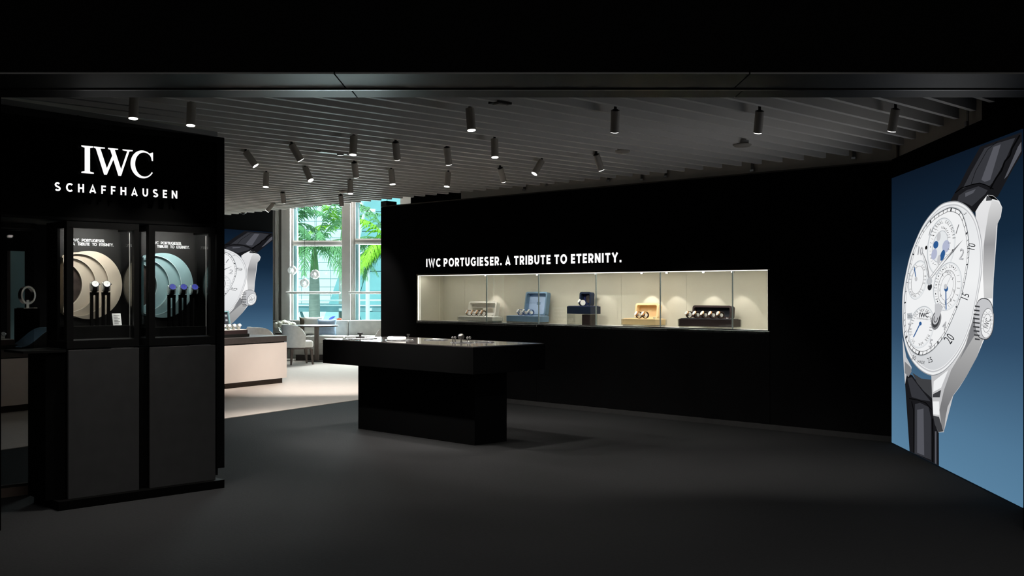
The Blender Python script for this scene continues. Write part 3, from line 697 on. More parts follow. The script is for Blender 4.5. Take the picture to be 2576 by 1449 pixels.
# ------------------------------------------------------------------ posters
PW = -.03
def pz(px, py): return R.uz(px, py, PW-.0)
def c1(x, y): return (2200+x/3.0186, 320+y/3.0186)
def c2(x, y): return (2200+x/2.787, 780+y/2.787)
def A1(*p): return [c1(x, y) for x, y in p]
def A2(*p): return [c2(x, y) for x, y in p]
pu0, pu1 = pz(2243, 700)[0], pz(2572, 700)[0]
poster = in_frame('poster_lightbox', 'large backlit blue poster of a silver watch on the right wall', 'poster', R, 0, 0, 0, group=None)
M().box(pu0, pu1, -.03, -.001, .012, 2.575).build('poster_film', POSTER, poster)
_layer = [0]
def flat(polys, name, m, parent=poster, raw=None):       # printed shape: thin film layer on the poster
    _layer[0] += 1; y = -.0305-.00022*_layer[0]
    mm = M()
    for poly in polys or []:
        pts = []
        for p in poly:
            u, z = pz(*p); pts.append((min(max(u, pu0+.001), pu1-.001), min(max(z, .013), 2.574)))
        b = bmesh.new(); vs = [b.verts.new((u, y, z)) for u, z in pts]; b.verts.index_update()
        try:
            fc = b.faces.new(vs); bmesh.ops.triangulate(b, faces=[fc]); b.verts.index_update()
            mm.add([v.co[:] for v in b.verts], [tuple(v.index for v in f_.verts) for f_ in b.faces])
        except ValueError: pass
        b.free()
    for vs, fs in raw or []:
        q = [pz(*p) for p in vs]; mm.add([(u, y, z) for u, z in q], fs)
    me = bpy.data.meshes.new(name); me.from_pydata(mm.v, [], mm.f); me.materials.append(MATS[m] if isinstance(m, str) else m)
    # face the viewer
    b = bmesh.new(); b.from_mesh(me)
    for f_ in b.faces:
        f_.normal_update()
        if f_.normal.y > 0: f_.normal_flip()
    b.to_mesh(me); b.free()
    o = bpy.data.objects.new(name, me); COL.objects.link(o); o.parent = parent
    if len(polys or [])+len(raw or []) > 1: o['kind'] = 'stuff'
    return o
def quadline(pts, w_): 
    out = []
    for (xa, ya), (xb, yb) in zip(pts[:-1], pts[1:]):
        dx, dy = xb-xa, yb-ya; L = math.hypot(dx, dy) or 1; nx, ny = -dy/L*w_/2, dx/L*w_/2
        out.append([(xa+nx, ya+ny), (xb+nx, yb+ny), (xb-nx, yb-ny), (xa-nx, ya-ny)])
    return out
def tx_(body, cx, cy, h, rot=0, sx=.7, bold=.0, shear=0):
    vs, fs = text_geo(body, 1, bold, 2)
    x0, x1 = min(v[0] for v in vs), max(v[0] for v in vs); y0, y1 = min(v[1] for v in vs), max(v[1] for v in vs)
    k = h/max(y1-y0, .3); r = math.radians(rot); out = []
    for x, y in vs:
        X_ = (x-(x0+x1)/2)*k*sx; Y_ = -(y-(y0+y1)/2)*k; Y_ += X_*shear
        out.append((cx+X_*math.cos(r)-Y_*math.sin(r), cy+X_*math.sin(r)+Y_*math.cos(r)))
    return out, fs
def ell(cx, cy, a_, b_, rot=0, n=48, t0=0, t1=360):
    r = math.radians(rot); o = []
    for i in range(n if t1-t0 == 360 else n+1):
        t = math.radians(t0+(t1-t0)*i/n); x, y = a_*math.cos(t), b_*math.sin(t)
        o.append((cx+x*math.cos(r)-y*math.sin(r), cy+x*math.sin(r)+y*math.cos(r)))
    return o
def ringpoly(o, i): return [[o[k], o[(k+1) % len(o)], i[(k+1) % len(o)], i[k]] for k in range(len(o))]
def scl(poly, cx, cy, k): return [(cx+(x-cx)*k, cy+(y-cy)*k) for x, y in poly]
def arc_text(s, cx, cy, a_, b_, rot, t0, t1, h, sx=.6, flip=False):
    out = []; r = math.radians(rot)
    for i, ch in enumerate(s):
        if ch == ' ': continue
        t = math.radians(t0+(t1-t0)*i/max(1, len(s)-1)); x, y = a_*math.cos(t), b_*math.sin(t)
        tx, ty = -a_*math.sin(t), b_*math.cos(t)
        X_, Y_ = cx+x*math.cos(r)-y*math.sin(r), cy+x*math.sin(r)+y*math.cos(r)
        ang = math.degrees(math.atan2(tx*math.sin(r)+ty*math.cos(r), tx*math.cos(r)-ty*math.sin(r)))
        if t1 < t0: ang += 180
        out.append(tx_(ch, X_, Y_, h, ang, sx))
    return out
# upper strap
flat([A1((578, 556), (615, 490), (650, 430), (700, 330), (760, 225), (803, 148), (935, 103), (1118, 38), (1124, 200), (1060, 300), (1000, 410), (935, 530), (860, 560), (800, 640), (770, 650), (700, 620), (640, 600))], 'printed_strap', 'print_strap')
flat([A1((836, 160), (930, 122), (1070, 80), (985, 270), (900, 420), (870, 448), (800, 428), (735, 436), (668, 470), (740, 330)),
      A1((640, 520), (700, 478), (790, 448), (860, 478), (840, 510), (800, 545), (740, 600), (690, 575), (630, 560))], 'printed_strap_sheen', 'print_strap_mid')
flat([A1((905, 150), (960, 130), (880, 400), (838, 415), (812, 400)), A1((1090, 150), (1116, 110), (1116, 180), (1010, 370), (985, 395)), A1((690, 500), (770, 470), (750, 500), (690, 530))], 'printed_strap_sheen', 'print_strap_light')
flat(quadline(A1((1105, 60), (1085, 95), (1045, 160), (1030, 215), (990, 260), (965, 330), (925, 385), (905, 420), (880, 470)), 4.2)
     + quadline(A1((612, 500), (660, 462), (740, 436), (800, 424), (850, 440), (905, 470)), 2.6) + quadline(A1((935, 110), (860, 170), (770, 330), (735, 430)), 1.2), 'printed_stitching', 'print_black')
# lower strap
flat([A2((212, 440), (265, 455), (340, 560), (405, 620), (415, 740), (440, 800), (452, 860), (453, 1100), (350, 1045), (247, 994), (241, 700), (232, 600), (215, 510))], 'printed_strap', 'print_strap')
flat([A2((285, 660), (320, 650), (380, 680), (398, 760), (398, 1050), (282, 1005)), A2((232, 480), (262, 470), (330, 560), (395, 640), (330, 630), (262, 610))], 'printed_strap_sheen', 'print_strap_mid')
flat([A2((300, 700), (345, 690), (350, 1020), (300, 1000)), A2((425, 850), (436, 850), (436, 1080), (425, 1075))], 'printed_strap_sheen', 'print_strap_light')
flat(quadline(A2((262, 640), (275, 700), (278, 1000)), 2)+quadline(A2((407, 760), (412, 900), (410, 1070)), 3)+quadline(A2((245, 620), (300, 630), (360, 650), (404, 700)), 2), 'printed_stitching', 'print_black')
# lower left lug
flat([A2((198, 190), (203, 330), (208, 420), (216, 520), (230, 440), (258, 425), (262, 400), (225, 330))], 'printed_lug', 'print_bezel')
flat([A2((214, 360), (255, 400), (262, 430), (240, 470), (214, 440))], 'printed_lug', 'print_mid')
flat([A2((268, 440), (330, 480), (412, 490), (412, 625), (350, 570), (300, 510))], 'printed_lug', 'print_dark')
# case flank with lugs
flat([A1((770, 640), (800, 590), (860, 514), (905, 520), (950, 560), (973, 610), (962, 680), (930, 750), (908, 850), (905, 1000), (908, 1150), (902, 1300), (900, 1449))
      + A2((770, 210), (720, 330), (650, 460), (600, 540), (555, 600), (518, 680), (502, 760), (488, 856), (450, 858), (425, 800), (414, 740), (408, 640), (412, 500), (400, 450), (560, 330), (640, 100))
      + A1((740, 1200), (780, 900), (790, 760))], 'printed_case', BRIGHT)
flat([A1((895, 556), (940, 566), (972, 612), (955, 690), (915, 790), (902, 900), (905, 1150), (898, 1300), (835, 1300), (826, 1100), (832, 900), (845, 800), (870, 640))
      , A2((765, 205), (720, 330), (650, 460), (600, 535), (552, 600), (515, 680), (500, 760), (490, 855), (470, 800), (458, 700), (490, 560), (540, 420), (640, 250), (680, 100), (720, 150))], 'printed_case_flank', BLADE)
flat([A1((855, 520), (905, 535), (892, 556), (850, 560)), A2((412, 590), (470, 560), (460, 612), (410, 612)), A2((414, 740), (455, 748), (470, 800), (486, 850), (450, 856), (425, 800))], 'printed_case_shadow', 'print_dark')
flat([A2((700, 40), (722, 120), (716, 160), (660, 250), (600, 350), (655, 210))], 'printed_case_shadow', 'print_mid')
flat([A2((418, 500), (520, 420), (470, 545), (415, 575)), A2((412, 640), (456, 640), (458, 735), (414, 730))], 'printed_case_shine', 'print_bezel_light')
flat([A1((862, 516), (905, 522), (945, 556), (895, 545))], 'printed_case_shine', 'print_black')
# bezel
OB = smooth_loop([(2398.8, 505.5), (2370, 513), (2342.5, 538.6), (2322, 568), (2306, 601.6), (2291, 641), (2281.2, 681), (2274, 720), (2270.6, 757.3), (2271, 812.3), (2274, 848), (2280.7, 876.9), (2292, 903), (2307.6, 923.5), (2325.6, 937.9), (2343.5, 945), (2357.9, 943.3),
                  (2376, 934), (2393.8, 917), (2412, 893), (2429.6, 860), (2446, 817), (2455, 778), (2463, 737.4), (2470, 694.3), (2473.3, 651.3), (2471.6, 611.5), (2465, 575), (2455, 545), (2438.5, 522), (2418.6, 508.8)], 4)
flat([OB], 'printed_bezel', 'print_rim')
flat([scl(OB, 2368, 722, .988)], 'printed_bezel', 'print_bezel_light')
flat([scl(OB, 2366, 720, .962)], 'printed_bezel', 'print_bezel')
flat([scl(OB, 2365, 719, .945)], 'printed_flange', 'print_bezel_light')
flat([[p for p in scl(OB, 2365, 719, .935)]], 'printed_flange', FLANGE)
TO = smooth_loop([(2395.5, 522), (2418.6, 532), (2432, 565), (2438.5, 601.6), (2440, 631.4), (2436.9, 664.5), (2428.6, 711), (2417, 754), (2401, 794.4), (2379.4, 841), (2361.5, 866), (2343.5, 884), (2322, 894), (2304, 889.4), (2289.7, 875),
                  (2279.7, 851.8), (2275.5, 823), (2275, 790), (2278.8, 734), (2286, 687.7), (2297.7, 638), (2314.3, 595), (2332.5, 565), (2352.4, 543.6), (2375.6, 528.7)], 4)
TC = (2357, 708)
flat([scl(TO, *TC, 1.012)], 'printed_minute_track', 'print_shadow')
flat([TO], 'printed_minute_track', 'print_ink')
flat([scl(TO, *TC, .99)], 'printed_minute_track', 'print_dial')
TI = scl(TO, *TC, .95); TOi = scl(TO, *TC, .995)
ticks = []
for k in range(0, len(TO), 2):
    big = k % 10 == 0
    ticks += quadline([TOi[k], TI[k]], 3.2 if big else 1.1)
flat(ticks, 'printed_minute_track', 'print_ink')
flat([TI], 'printed_minute_track', 'print_ink')
flat([scl(TO, *TC, .943)], 'printed_dial', 'print_dial')
ink = []
# sub-dials: centre, half axes (px), tilt
SD = [(c1(512, 905), 32, 69, 8), (c1(335, 1160), 21, 46, 10), (c1(562, 1210), 33, 58, 10), (c2(335, 120), 29, 50, 12)]
for (cx, cy), a_, b_, r_ in SD:
    flat([ell(cx, cy, a_+2.5, b_+4, r_)], 'printed_subdial', 'print_shadow'); flat([ell(cx+.6, cy+.6, a_+1.2, b_+2.5, r_)], 'printed_subdial', 'print_sub'); flat([ell(cx, cy, a_-1, b_-1, r_)], 'printed_subdial', 'print_dial')
(ax, ay), (bx, by), (dx_, dy_), (ex, ey) = [s[0] for s in SD]
flat([ell(ax-2, ay, 19, 41, 12)], 'printed_moonphase', 'print_shadow'); flat([ell(ax-2, ay, 17.5, 39, 12)], 'printed_moonphase', 'print_sub')
flat([ell(*c1(462, 965), 7, 14, 12), ell(*c1(552, 905), 9, 16, 10)], 'printed_moonphase', 'print_lavender')
flat([ell(*c1(475, 893), 6.2, 9.8, 12), ell(*c1(526, 973), 5.5, 14, 14)], 'printed_moonphase', 'print_blue')
flat([ell(*c1(497, 830), 5, 12, 8), ell(*c1(498, 1005), 4, 12, 8)], 'printed_moonphase', 'print_bezel')
rings = ringpoly(ell(bx, by, 15, 36, 10), ell(bx, by, 14.3, 35.2, 10)) + ringpoly(ell(dx_-1, dy_+2, 22, 44, 10), ell(dx_-1, dy_+2, 21.2, 43, 10)) + ringpoly(ell(dx_-1, dy_+2, 15.5, 33, 10), ell(dx_-1, dy_+2, 15, 32.2, 10))
for k in range(8):
    t = math.radians(45*k+10); rings += quadline([(dx_-1+15.5*math.cos(t), dy_+2+33*math.sin(t)), (dx_-1+21.5*math.cos(t), dy_+2+43.5*math.sin(t))], .8)
flat(rings, 'printed_rings', 'print_ink')
raw = []
raw += arc_text('ETERNAL CALENDAR', ax+2, ay+3, 31, 66, 8, 205, 335, 7.6, .62)
raw += arc_text('00-24-20 5 4 3 8', ax-2, ay, 23, 48, 10, 262, 400, 6.5, .6)
raw += arc_text('10-12-14-16-18', ax-2, ay, 23, 48, 10, 235, 75, 5.5, .6)
raw += arc_text('SUN MON TUE WED', bx, by, 18.5, 41, 10, 290, 470, 5.8, .6) + arc_text('SAT FRI THU', bx, by, 18.5, 41, 10, 240, 115, 5.8, .6)
raw += arc_text('29-31 1 3 5 7 9 11', dx_, dy_, 28.5, 52, 10, 265, 425, 7.2, .66) + arc_text('27-25-23-21-19-17-15', dx_, dy_, 28.5, 52, 10, 248, 85, 6.8, .66)
raw += [tx_('DAYS', dx_+2.5, dy_-36, 6.2, 15, .66)] + [tx_(d, dx_-1+18.5*math.cos(math.radians(a_)), dy_+2+38*math.sin(math.radians(a_)), 6, 0, .6) for d, a_ in (('1', -125), ('2', -190), ('3', 150), ('4', 105), ('5', 60), ('6', 15), ('7', -35))]
raw += arc_text('OCT NOV DEC JAN', ex, ey, 25, 44, 12, 215, 330, 7.2, .62) + arc_text('FEB MAR APR', ex, ey, 25, 44, 12, 345, 440, 6.8, .62) + arc_text('SEP AUG JUL', ex, ey, 25, 44, 12, 205, 110, 6.8, .62)
raw += [tx_('IWC', *c2(355, 35), 13, 0, .7, .03), tx_('SCHAFFHAUSEN', *c2(345, 62), 3.8, 6, .75)]
raw += [tx_('10', *c1(748, 905), 19, -78, .72), tx_('15', *c1(700, 1283), 19, -68, .72), tx_('20', *c2(533, 200), 24, -52, .62), tx_('25', *c2(397, 350), 13.5, -18, .7), tx_('30', *c2(285, 335), 11, 20, .7), tx_('MADE', *c2(335, 365), 7, 8, .7), tx_('5', *c1(699, 657), 8, 60, .8)]
flat([], 'printed_numerals', 'print_ink', raw=raw)
flat([ell(*c1(402, 915), 2.6, 5, 8, 24), ell(*c1(607, 938), 3, 4, 8, 24)], 'printed_numerals', 'print_black')
big = [('2', *c1(672, 962), 28, 8, .62), ('10', *c1(357, 938), 22, 8, .5), ('7', *c2(250, 125), 24, 8, .5), ('5', *c2(402, 232), 22, 10, .55), ('4', *c2(497, 108), 22, 10, .6)]
flat([], 'printed_hour_markers', 'print_mid', raw=[tx_(s, x+.8, y+.8, h, r_, k, .012) for s, x, y, h, r_, k in big])
flat([], 'printed_hour_markers', 'print_bezel', raw=[tx_(s, x, y, h, r_, k, -.002) for s, x, y, h, r_, k in big])
flat(quadline(A1((652, 738), (630, 808)), 2.2)+quadline(A1((437, 770), (424, 822)), 1.6)+quadline(A1((455, 760), (444, 800)), 1.4), 'printed_hour_markers', 'print_mid')
# windows in the dial
flat([A2((237, 22), (272, 18), (275, 66), (240, 66))], 'printed_window', 'print_shadow'); flat([], 'printed_window_digits', 'print_ink', raw=[tx_('2052', *c2(256, 43), 8, 4, .5)])
flat([ell(*c2(443, 70), 12, 25, 12)], 'printed_movement', 'print_mid'); flat([ell(*c2(441, 66), 9.5, 21, 12)], 'printed_movement', 'print_dark'); flat([ell(*c2(440, 60), 7.5, 15, 12)], 'printed_movement', 'print_bezel'); flat(ringpoly(ell(*c2(440, 60), 5, 10, 12), ell(*c2(440, 60), 3.6, 8, 12)), 'printed_movement', 'print_ink')
flat([A1((470, 1345), (500, 1335), (530, 1370), (500, 1449), (470, 1440))], 'printed_movement', 'print_bezel')
# hands
flat([A1((372, 950), (382, 955), (412, 1030), (432, 1150), (424, 1156), (395, 1040)), A1((428, 1145), (520, 1020), (600, 940), (687, 853), (610, 950), (540, 1030), (436, 1160))], 'printed_hands', 'print_mid')
flat([A1((375, 956), (380, 960), (405, 1030), (426, 1150), (398, 1040)), A1((430, 1148), (520, 1026), (602, 940), (540, 1024), (434, 1156))], 'printed_hands', 'print_bezel_light')
flat([ell(*c1(432, 1212), 5.5, 9, 10, 24)], 'printed_hands', 'print_ink'); flat([ell(*c1(430, 1170), 6.5, 10, 10, 24)], 'printed_hands', 'print_shadow'); flat([ell(*c1(430, 1168), 4.2, 7, 10, 24)], 'printed_hands', 'print_bezel')
flat(quadline(A1((327, 1150), (315, 1065)), 2.2)+quadline(A1((555, 1225), (557, 1385)), 2.6)+quadline(A2((333, 92), (285, 190)), 2.6)+[ell(*c1(557, 1225), 5, 8, 0, 20), ell(*c2(333, 95), 3.4, 5, 0, 20)], 'printed_blue_hands', 'print_blue')
flat(quadline(A1((555, 1215), (606, 1105)), 1.3)+[ell(*c1(553, 1210), 4.2, 6.5, 0, 20), ell(*c1(328, 1152), 3.4, 6, 0, 20)], 'printed_hands', 'print_bezel')
# crown
CR = smooth_loop(A1((786, 1390), (795, 1330), (830, 1298), (880, 1306), (910, 1350), (921, 1420)) + A2((853, 20), (852, 90), (840, 160), (812, 202), (780, 208), (745, 190), (722, 140), (714, 60)), 3)
flat([CR], 'printed_crown', 'print_dark'); flat([scl(CR, 2478, 802, .955)], 'printed_crown', 'print_bezel')
fl = []
for k in range(9):
    t = k/8; x_ = 786-14*math.sin(math.pi*t); y_ = 1352+t*250
    fl.append(A1((x_-8, y_), (x_+44-30*abs(t-.5), y_+6), (x_+44-30*abs(t-.5), y_+17), (x_-8, y_+12)))
flat(fl, 'printed_crown', 'print_dark')
cc = c2(802, 92)
flat([ell(*cc, 15.5, 38, 6)], 'printed_crown', 'print_mid'); flat([ell(cc[0]+.8, cc[1], 14.5, 36.5, 6)], 'printed_crown', 'print_bezel_light')
flat(ringpoly(ell(cc[0]+.8, cc[1], 10, 24, 6), ell(cc[0]+.8, cc[1], 9.2, 22.6, 6)), 'printed_crown', 'print_mid')
flat([], 'printed_crown', 'print_dark', raw=[tx_('IWC', cc[0]+.8, cc[1], 13, -72, .7)]+arc_text('PROBUS SCAFUSIA', cc[0]+.8, cc[1], 12, 30, 6, 150, 420, 4.6, .6))
# the same poster again on the lounge wall
p2 = copy_tree(poster); p2.location = Q.world(0, 0, .09); p2.rotation_euler = (0, 0, Q.a)
tag(p2, 'backlit blue watch poster on the far wall behind the beige counter', 'poster')
for o in (poster, p2): o['group'] = 'backlit watch posters'
# ------------------------------------------------------------------ presentation boxes in the niche
def watch_box(pL, pR, pyTop, base_y, col, lining, colname, lidL, lidR, n, kind, wlabel, ped=0, slotted=False, tilt=9, feet=True):
    wf, wb = .12, .33
    u0, u1 = W.u(pL, wf), W.u(pR, wf); L = u1-u0; mid = (pL+pR)/2
    zb = NZ0+(ped if ped else 0)
    bh = base_y
    grp = 'open watch boxes in the niche'
    if ped:
        pd = in_frame('acrylic_pedestal', 'clear acrylic block carrying the navy watch box', 'pedestal', W, u0+.01, wf+.01, NZ0+.012*0)
        M().box(0, L*.9, 0, .16, 0, ped-.002).build('block', 'acrylic', pd); M().box(L*.55, L*.88, .03, .13, .004, ped-.006).build('core', 'box_brown', pd)
    t = in_frame('watch_box', 'open %s presentation box with raised lid in the lit niche' % colname, 'watch box', W, u0, wf, zb, group=grp)
    fz = .0
    if feet and not ped:
        M().box(.015, L-.015, .01, wb-wf-.01, 0, .028).build('acrylic_foot', 'acrylic', t); fz = .028
    M().box(.012, L-.012, .008, wb-wf-.006, fz, fz+bh).build('base', col, t, bevel=.004)
    M().box(0, L, 0, wb-wf, fz-.0, fz+bh-.006).build('acrylic_sleeve', 'acrylic', t) if colname in ('white', 'cream', 'dark brown') else None
    M().box(.025, L-.025, .02, wb-wf-.03, fz+bh, fz+bh+.006).build('tray', lining, t)
    # lid, standing open at the back edge
    l0, l1 = W.u(lidL, wb)-u0, W.u(lidR, wb)-u0; lh = W.uz((lidL+lidR)/2, pyTop, wb)[1]-zb-fz-bh
    lw = l1-l0; dep = .07
    rot = Matrix.Translation((l0, wb-wf-.012, fz+bh+.004)) @ Matrix.Rotation(math.radians(-tilt), 4, 'X')
    o_ = rrect(0, lw, 0, lh, .03); i_ = rrect(.022, lw-.022, .022, lh-.022, .022)
    ld = M().ring(o_, i_, 0, dep).xf(rot).build('lid', col, t)
    if slotted:
        sm = M(); sm.box(.02, lw-.02, dep-.006, dep, .02, lh*.30); sm.box(.02, lw-.02, dep-.006, dep, lh*.62, lh-.02); sm.xf(rot).build('lid_lining', lining, ld)
    else:
        M().box(.015, lw-.015, dep-.006, dep, .015, lh-.015).xf(rot).build('lid_lining', lining, ld)
    M().prism(rrect(lw*.42, lw*.58, lh*.48, lh*.6, .004), dep-.0075, dep-.006).xf(rot).build('lid_emblem', col, ld)
    for s in (.04, lw-.04):
        M().tube([(l0+s-.016, wb-wf-.016, fz+bh+.008), (l0+s+.016, wb-wf-.016, fz+bh+.008)], .008, 10).build('hinge', 'steel', t)
    for i in range(n):
        sp = .098 if n < 5 else .108
        uu = u0+L*.5+(i-(n-1)/2)*sp-(.04 if n >= 4 else 0); wv = wf+.075
        wl = W.world(uu, wv)
        put_watch(kind, (wl[0], wl[1], zb+fz+bh+.006), W.a-math.radians(22), wlabel, 'watches in the %s box' % colname, 1.45)
    return t
watch_box(1150, 1238, 758, .052, 'box_white', 'lining_white', 'white', 1176, 1246, 4, ('strap_brown', 'dial_white', 'rose_gold'), 'brown-strapped watch lying in the open white box', slotted=True, tilt=12)
watch_box(1271, 1356, 734, .075, 'box_bluegrey', 'lining_blue', 'blue-grey', 1318, 1372, 3, ('strap_blue', 'dial_white', 'steel'), 'blue-strapped watch lying in the open blue-grey box')
watch_box(1423, 1486, 735, .095, 'box_navy', 'lining_navy', 'navy', 1458, 1487, 1, ('strap_black', 'dial_white', 'steel'), 'steel watch standing on the navy box over a clear block', ped=.145, feet=False, tilt=4)
watch_box(1563, 1650, 763, .07, 'box_cream', 'lining_cream', 'cream', 1597, 1655, 2, ('strap_brown', 'dial_white', 'rose_gold'), 'brown-strapped watch lying in the open cream box')
watch_box(1705, 1840, 769, .085, 'box_brown', 'lining_dark', 'dark brown', 1742, 1840, 5, ('strap_brown', 'dial_white', 'rose_gold'), 'rose gold watch in a row of five in the dark brown box', tilt=6)
# picture of a watch standing in the navy lid
u_, z_ = W.uz(1477, 752, .33)
mp = in_frame('lid_medallion', 'round silver moon medallion in the raised lid of the navy box', 'medallion', W, u_, .33, z_-.07)
M().tube([(0, .036, .07), (0, .042, .07)], .055, 32).build('disc', 'moon', mp); M().ring([(.056*math.cos(i*.2094), .07+.056*math.sin(i*.2094)) for i in range(30)], [(.05*math.cos(i*.2094), .07+.05*math.sin(i*.2094)) for i in range(30)], .034, .036).build('rim', 'steel', mp)

# ------------------------------------------------------------------ ceiling fixtures
SLZ = 2.83
def fixture(tx, ty, bx_, by_, lit, label, power=55, lean=.062):
    Y = FPX*(SLZ+.004-EYE)/(HY-ty); top = Vector(((tx-CX)/FPX*Y, Y, SLZ+.004)); Lf = .165
    dx, dz = (bx_-tx)/FPX*Y, -(by_-ty)/FPX*Y
    rest = max(Lf*Lf-dx*dx-dz*dz, 0)**.5
    if abs(bx_-tx) < 8: rest = .02 if lit else lean
    d = Vector((dx, -rest if lit else rest, dz)); d.normalize()
    t = thing('ceiling_spotlight', label, 'spotlight', top, 0, 'ceiling spotlights')
    r = .033
    M().tube([(0, 0, .14), (0, 0, -.012)], .011, 8).build('stem', 'fixture_dark', t)
    p0, p1 = Vector((0, 0, -.004)), Vector((0, 0, -.004))+d*Lf
    M().tube([p0, p1], r, 20).build('housing', 'fixture', t, smooth=True)
    M().tube([p0-d*.002, p0-d*.006], [r*.75, r*.6], 16).build('rear_cap', 'fixture_dark', t)
    M().tube([p1, p1+d*.003], r*.9, 20).build('lens', 'lamp_glow', t)
    lp = lamp('spot_bulb', 'SPOT', p1+d*.008, power, (1, .95, .88), target=p1+d, parent=t, spot_size=math.radians(75), spot_blend=.6, shadow_soft_size=.03)
    return t
FX = [(338, 238, 338, 293, 1), (482, 258, 482, 310, 1), (1182, 272, 1186, 322, 1), (1548, 276, 1548, 326, 0), (1911, 278, 1911, 328, 0), (2253, 273, 2250, 327, 0),
      (618, 381, 644, 417, 0), (733, 362, 754, 400, 0), (890, 342, 889, 383, 1), (995, 357, 997, 397, 0), (1124, 370, 1129, 420, 0), (1244, 349, 1245, 389, 1), (670, 434, 670, 463, 1),
      (768, 422, 784, 454, 1), (891, 408, 893, 442, 0), (881, 453, 882, 480, 1), (984, 426, 989, 470, 1), (1128, 433, 1125, 462, 1), (711, 483, 710, 503, 0), (857, 490, 857, 514, 0),
      (690, 510, 670, 532, 0), (1363, 403, 1344, 437, 1), (1258, 422, 1267, 453, 0), (1500, 388, 1514, 424, 0)]
WHERE = ['above the kiosk logo by the jamb', 'above the kiosk logo by its lounge-side corner', 'just behind the header, above the black table', 'alone before the round smoke detector, under the header', 'beside the speaker disc, under the header',
         'closest to the corner of the blue poster wall', 'next to the kiosk post, leaning', 'leaning next to the recessed lamp tray', 'right beside the recessed lamp tray', 'pale, between two straight ones over the lounge edge', 'over the far rim of the black table, near the bright facing lamp',
         'straight, over the middle of the black table', 'straight and small over the beige counter', 'leaning over the beige counter', 'behind the recessed lamp tray', 'with a small disc beside it before the lounge windows', 'straight, above the lounge end of the black table', 'facing out and brightest of all',
         'over the far poster edge', 'hanging before the column between the windows', 'leaning hard over the far poster', 'leaning towards the slogan letters', 'leaning above the lit niche, next to the brightest leaning lamp', 'leaning above the display wall, by the smoke detector']
for k, ((tx, ty, bx_, by_, lit), wh) in enumerate(zip(FX, WHERE)): fixture(tx, ty, bx_, by_, lit, 'grey cylinder spotlight '+wh, 290 if k in (6, 7, 9, 10, 14, 18, 19, 20) else 150, .09 if k in (9, 10, 14, 18, 19) else .062)
def on_slat(px, py, z=SLZ):
    t = FPX*(z-EYE)/(HY-py); return ((px-CX)/FPX*t, t, z)
for px_, py_, r_, lb in ((1566, 378, .072, 'small round white smoke detector under the slats'), (1867, 362, .085, 'larger round white speaker disc under the slats'), (872, 481, .10, 'flat round ceiling disc by the lounge edge of the slats')):
    p = on_slat(px_, py_); t = thing('ceiling_disc', lb, 'detector', p)
    M().lathe([(r_, -.004), (r_, -.012), (r_*.8, -.026), (r_*.3, -.03)], 32).build('disc', 'fixture', t, smooth=True); M().lathe([(r_*.7, .03), (r_*.7, -.004)], 24).build('collar', 'trim_grey', t)
p = on_slat(612, 534); t = thing('dome_camera', 'tiny dark dome camera at the far edge of the slats', 'camera', p)
M().lathe([(.045, .0), (.045, -.012)], 20).build('ring', 'fixture', t); M().sphere((0, 0, -.014), .032, 16, 10, (1, 1, .8)).build('dome', 'fixture_dark', t, smooth=True)
p = on_slat(835, 384); t = thing('recessed_tray', 'dark recessed gimbal lamp tray between the slats', 'lamp tray', p, math.radians(44.87))
M().box(-.16, .16, -.045, .045, -.006, .02).build('frame', 'fixture', t); M().box(-.15, .05, -.035, .035, -.009, -.005).build('well', 'fixture_dark', t); M().lathe([(.035, -.006), (.03, -.018)], 20, (.1, 0, 0)).build('gimbal', 'steel_dark', t)
p = on_slat(1258, 260); t = thing('ceiling_sensor', 'small square sensor in a dark frame behind the header', 'sensor', p, math.radians(44.87))
M().box(-.07, .07, -.05, .05, -.006, .01).build('frame', 'fixture_dark', t); M().box(-.045, .045, -.03, .03, -.014, -.005).build('lens_plate', 'fixture', t)
for px_, py_ in ((1317, 479), (1374, 468), (1529, 456), (1613, 454), (1673, 446), (1891, 431), (2147, 400)):
    u_, z_ = W.uz(px_, py_, .06); z_ = max(z_, WT+.03)
    t = in_frame('ceiling_bracket', 'small grey hanger bracket above the black display wall', 'bracket', W, u_, .075, z_, group='hanger brackets above the display wall')
    M().box(-.018, .018, -.004, .004, 0, 3.1-z_).build('strap', 'steel_dark', t); M().box(-.022, .022, -.018, .004, 0, .02).build('clip', 'steel', t)
u_, z_ = R.uz(2428, 296, .03)
t = in_frame('ceiling_bracket', 'small grey hanger bracket above the blue poster wall', 'bracket', R, u_, .05, 2.79)
M().box(-.018, .018, -.004, .004, 0, .3).build('strap', 'steel', t); M().box(-.022, .022, -.018, .004, 0, .04).build('clip', 'steel', t)

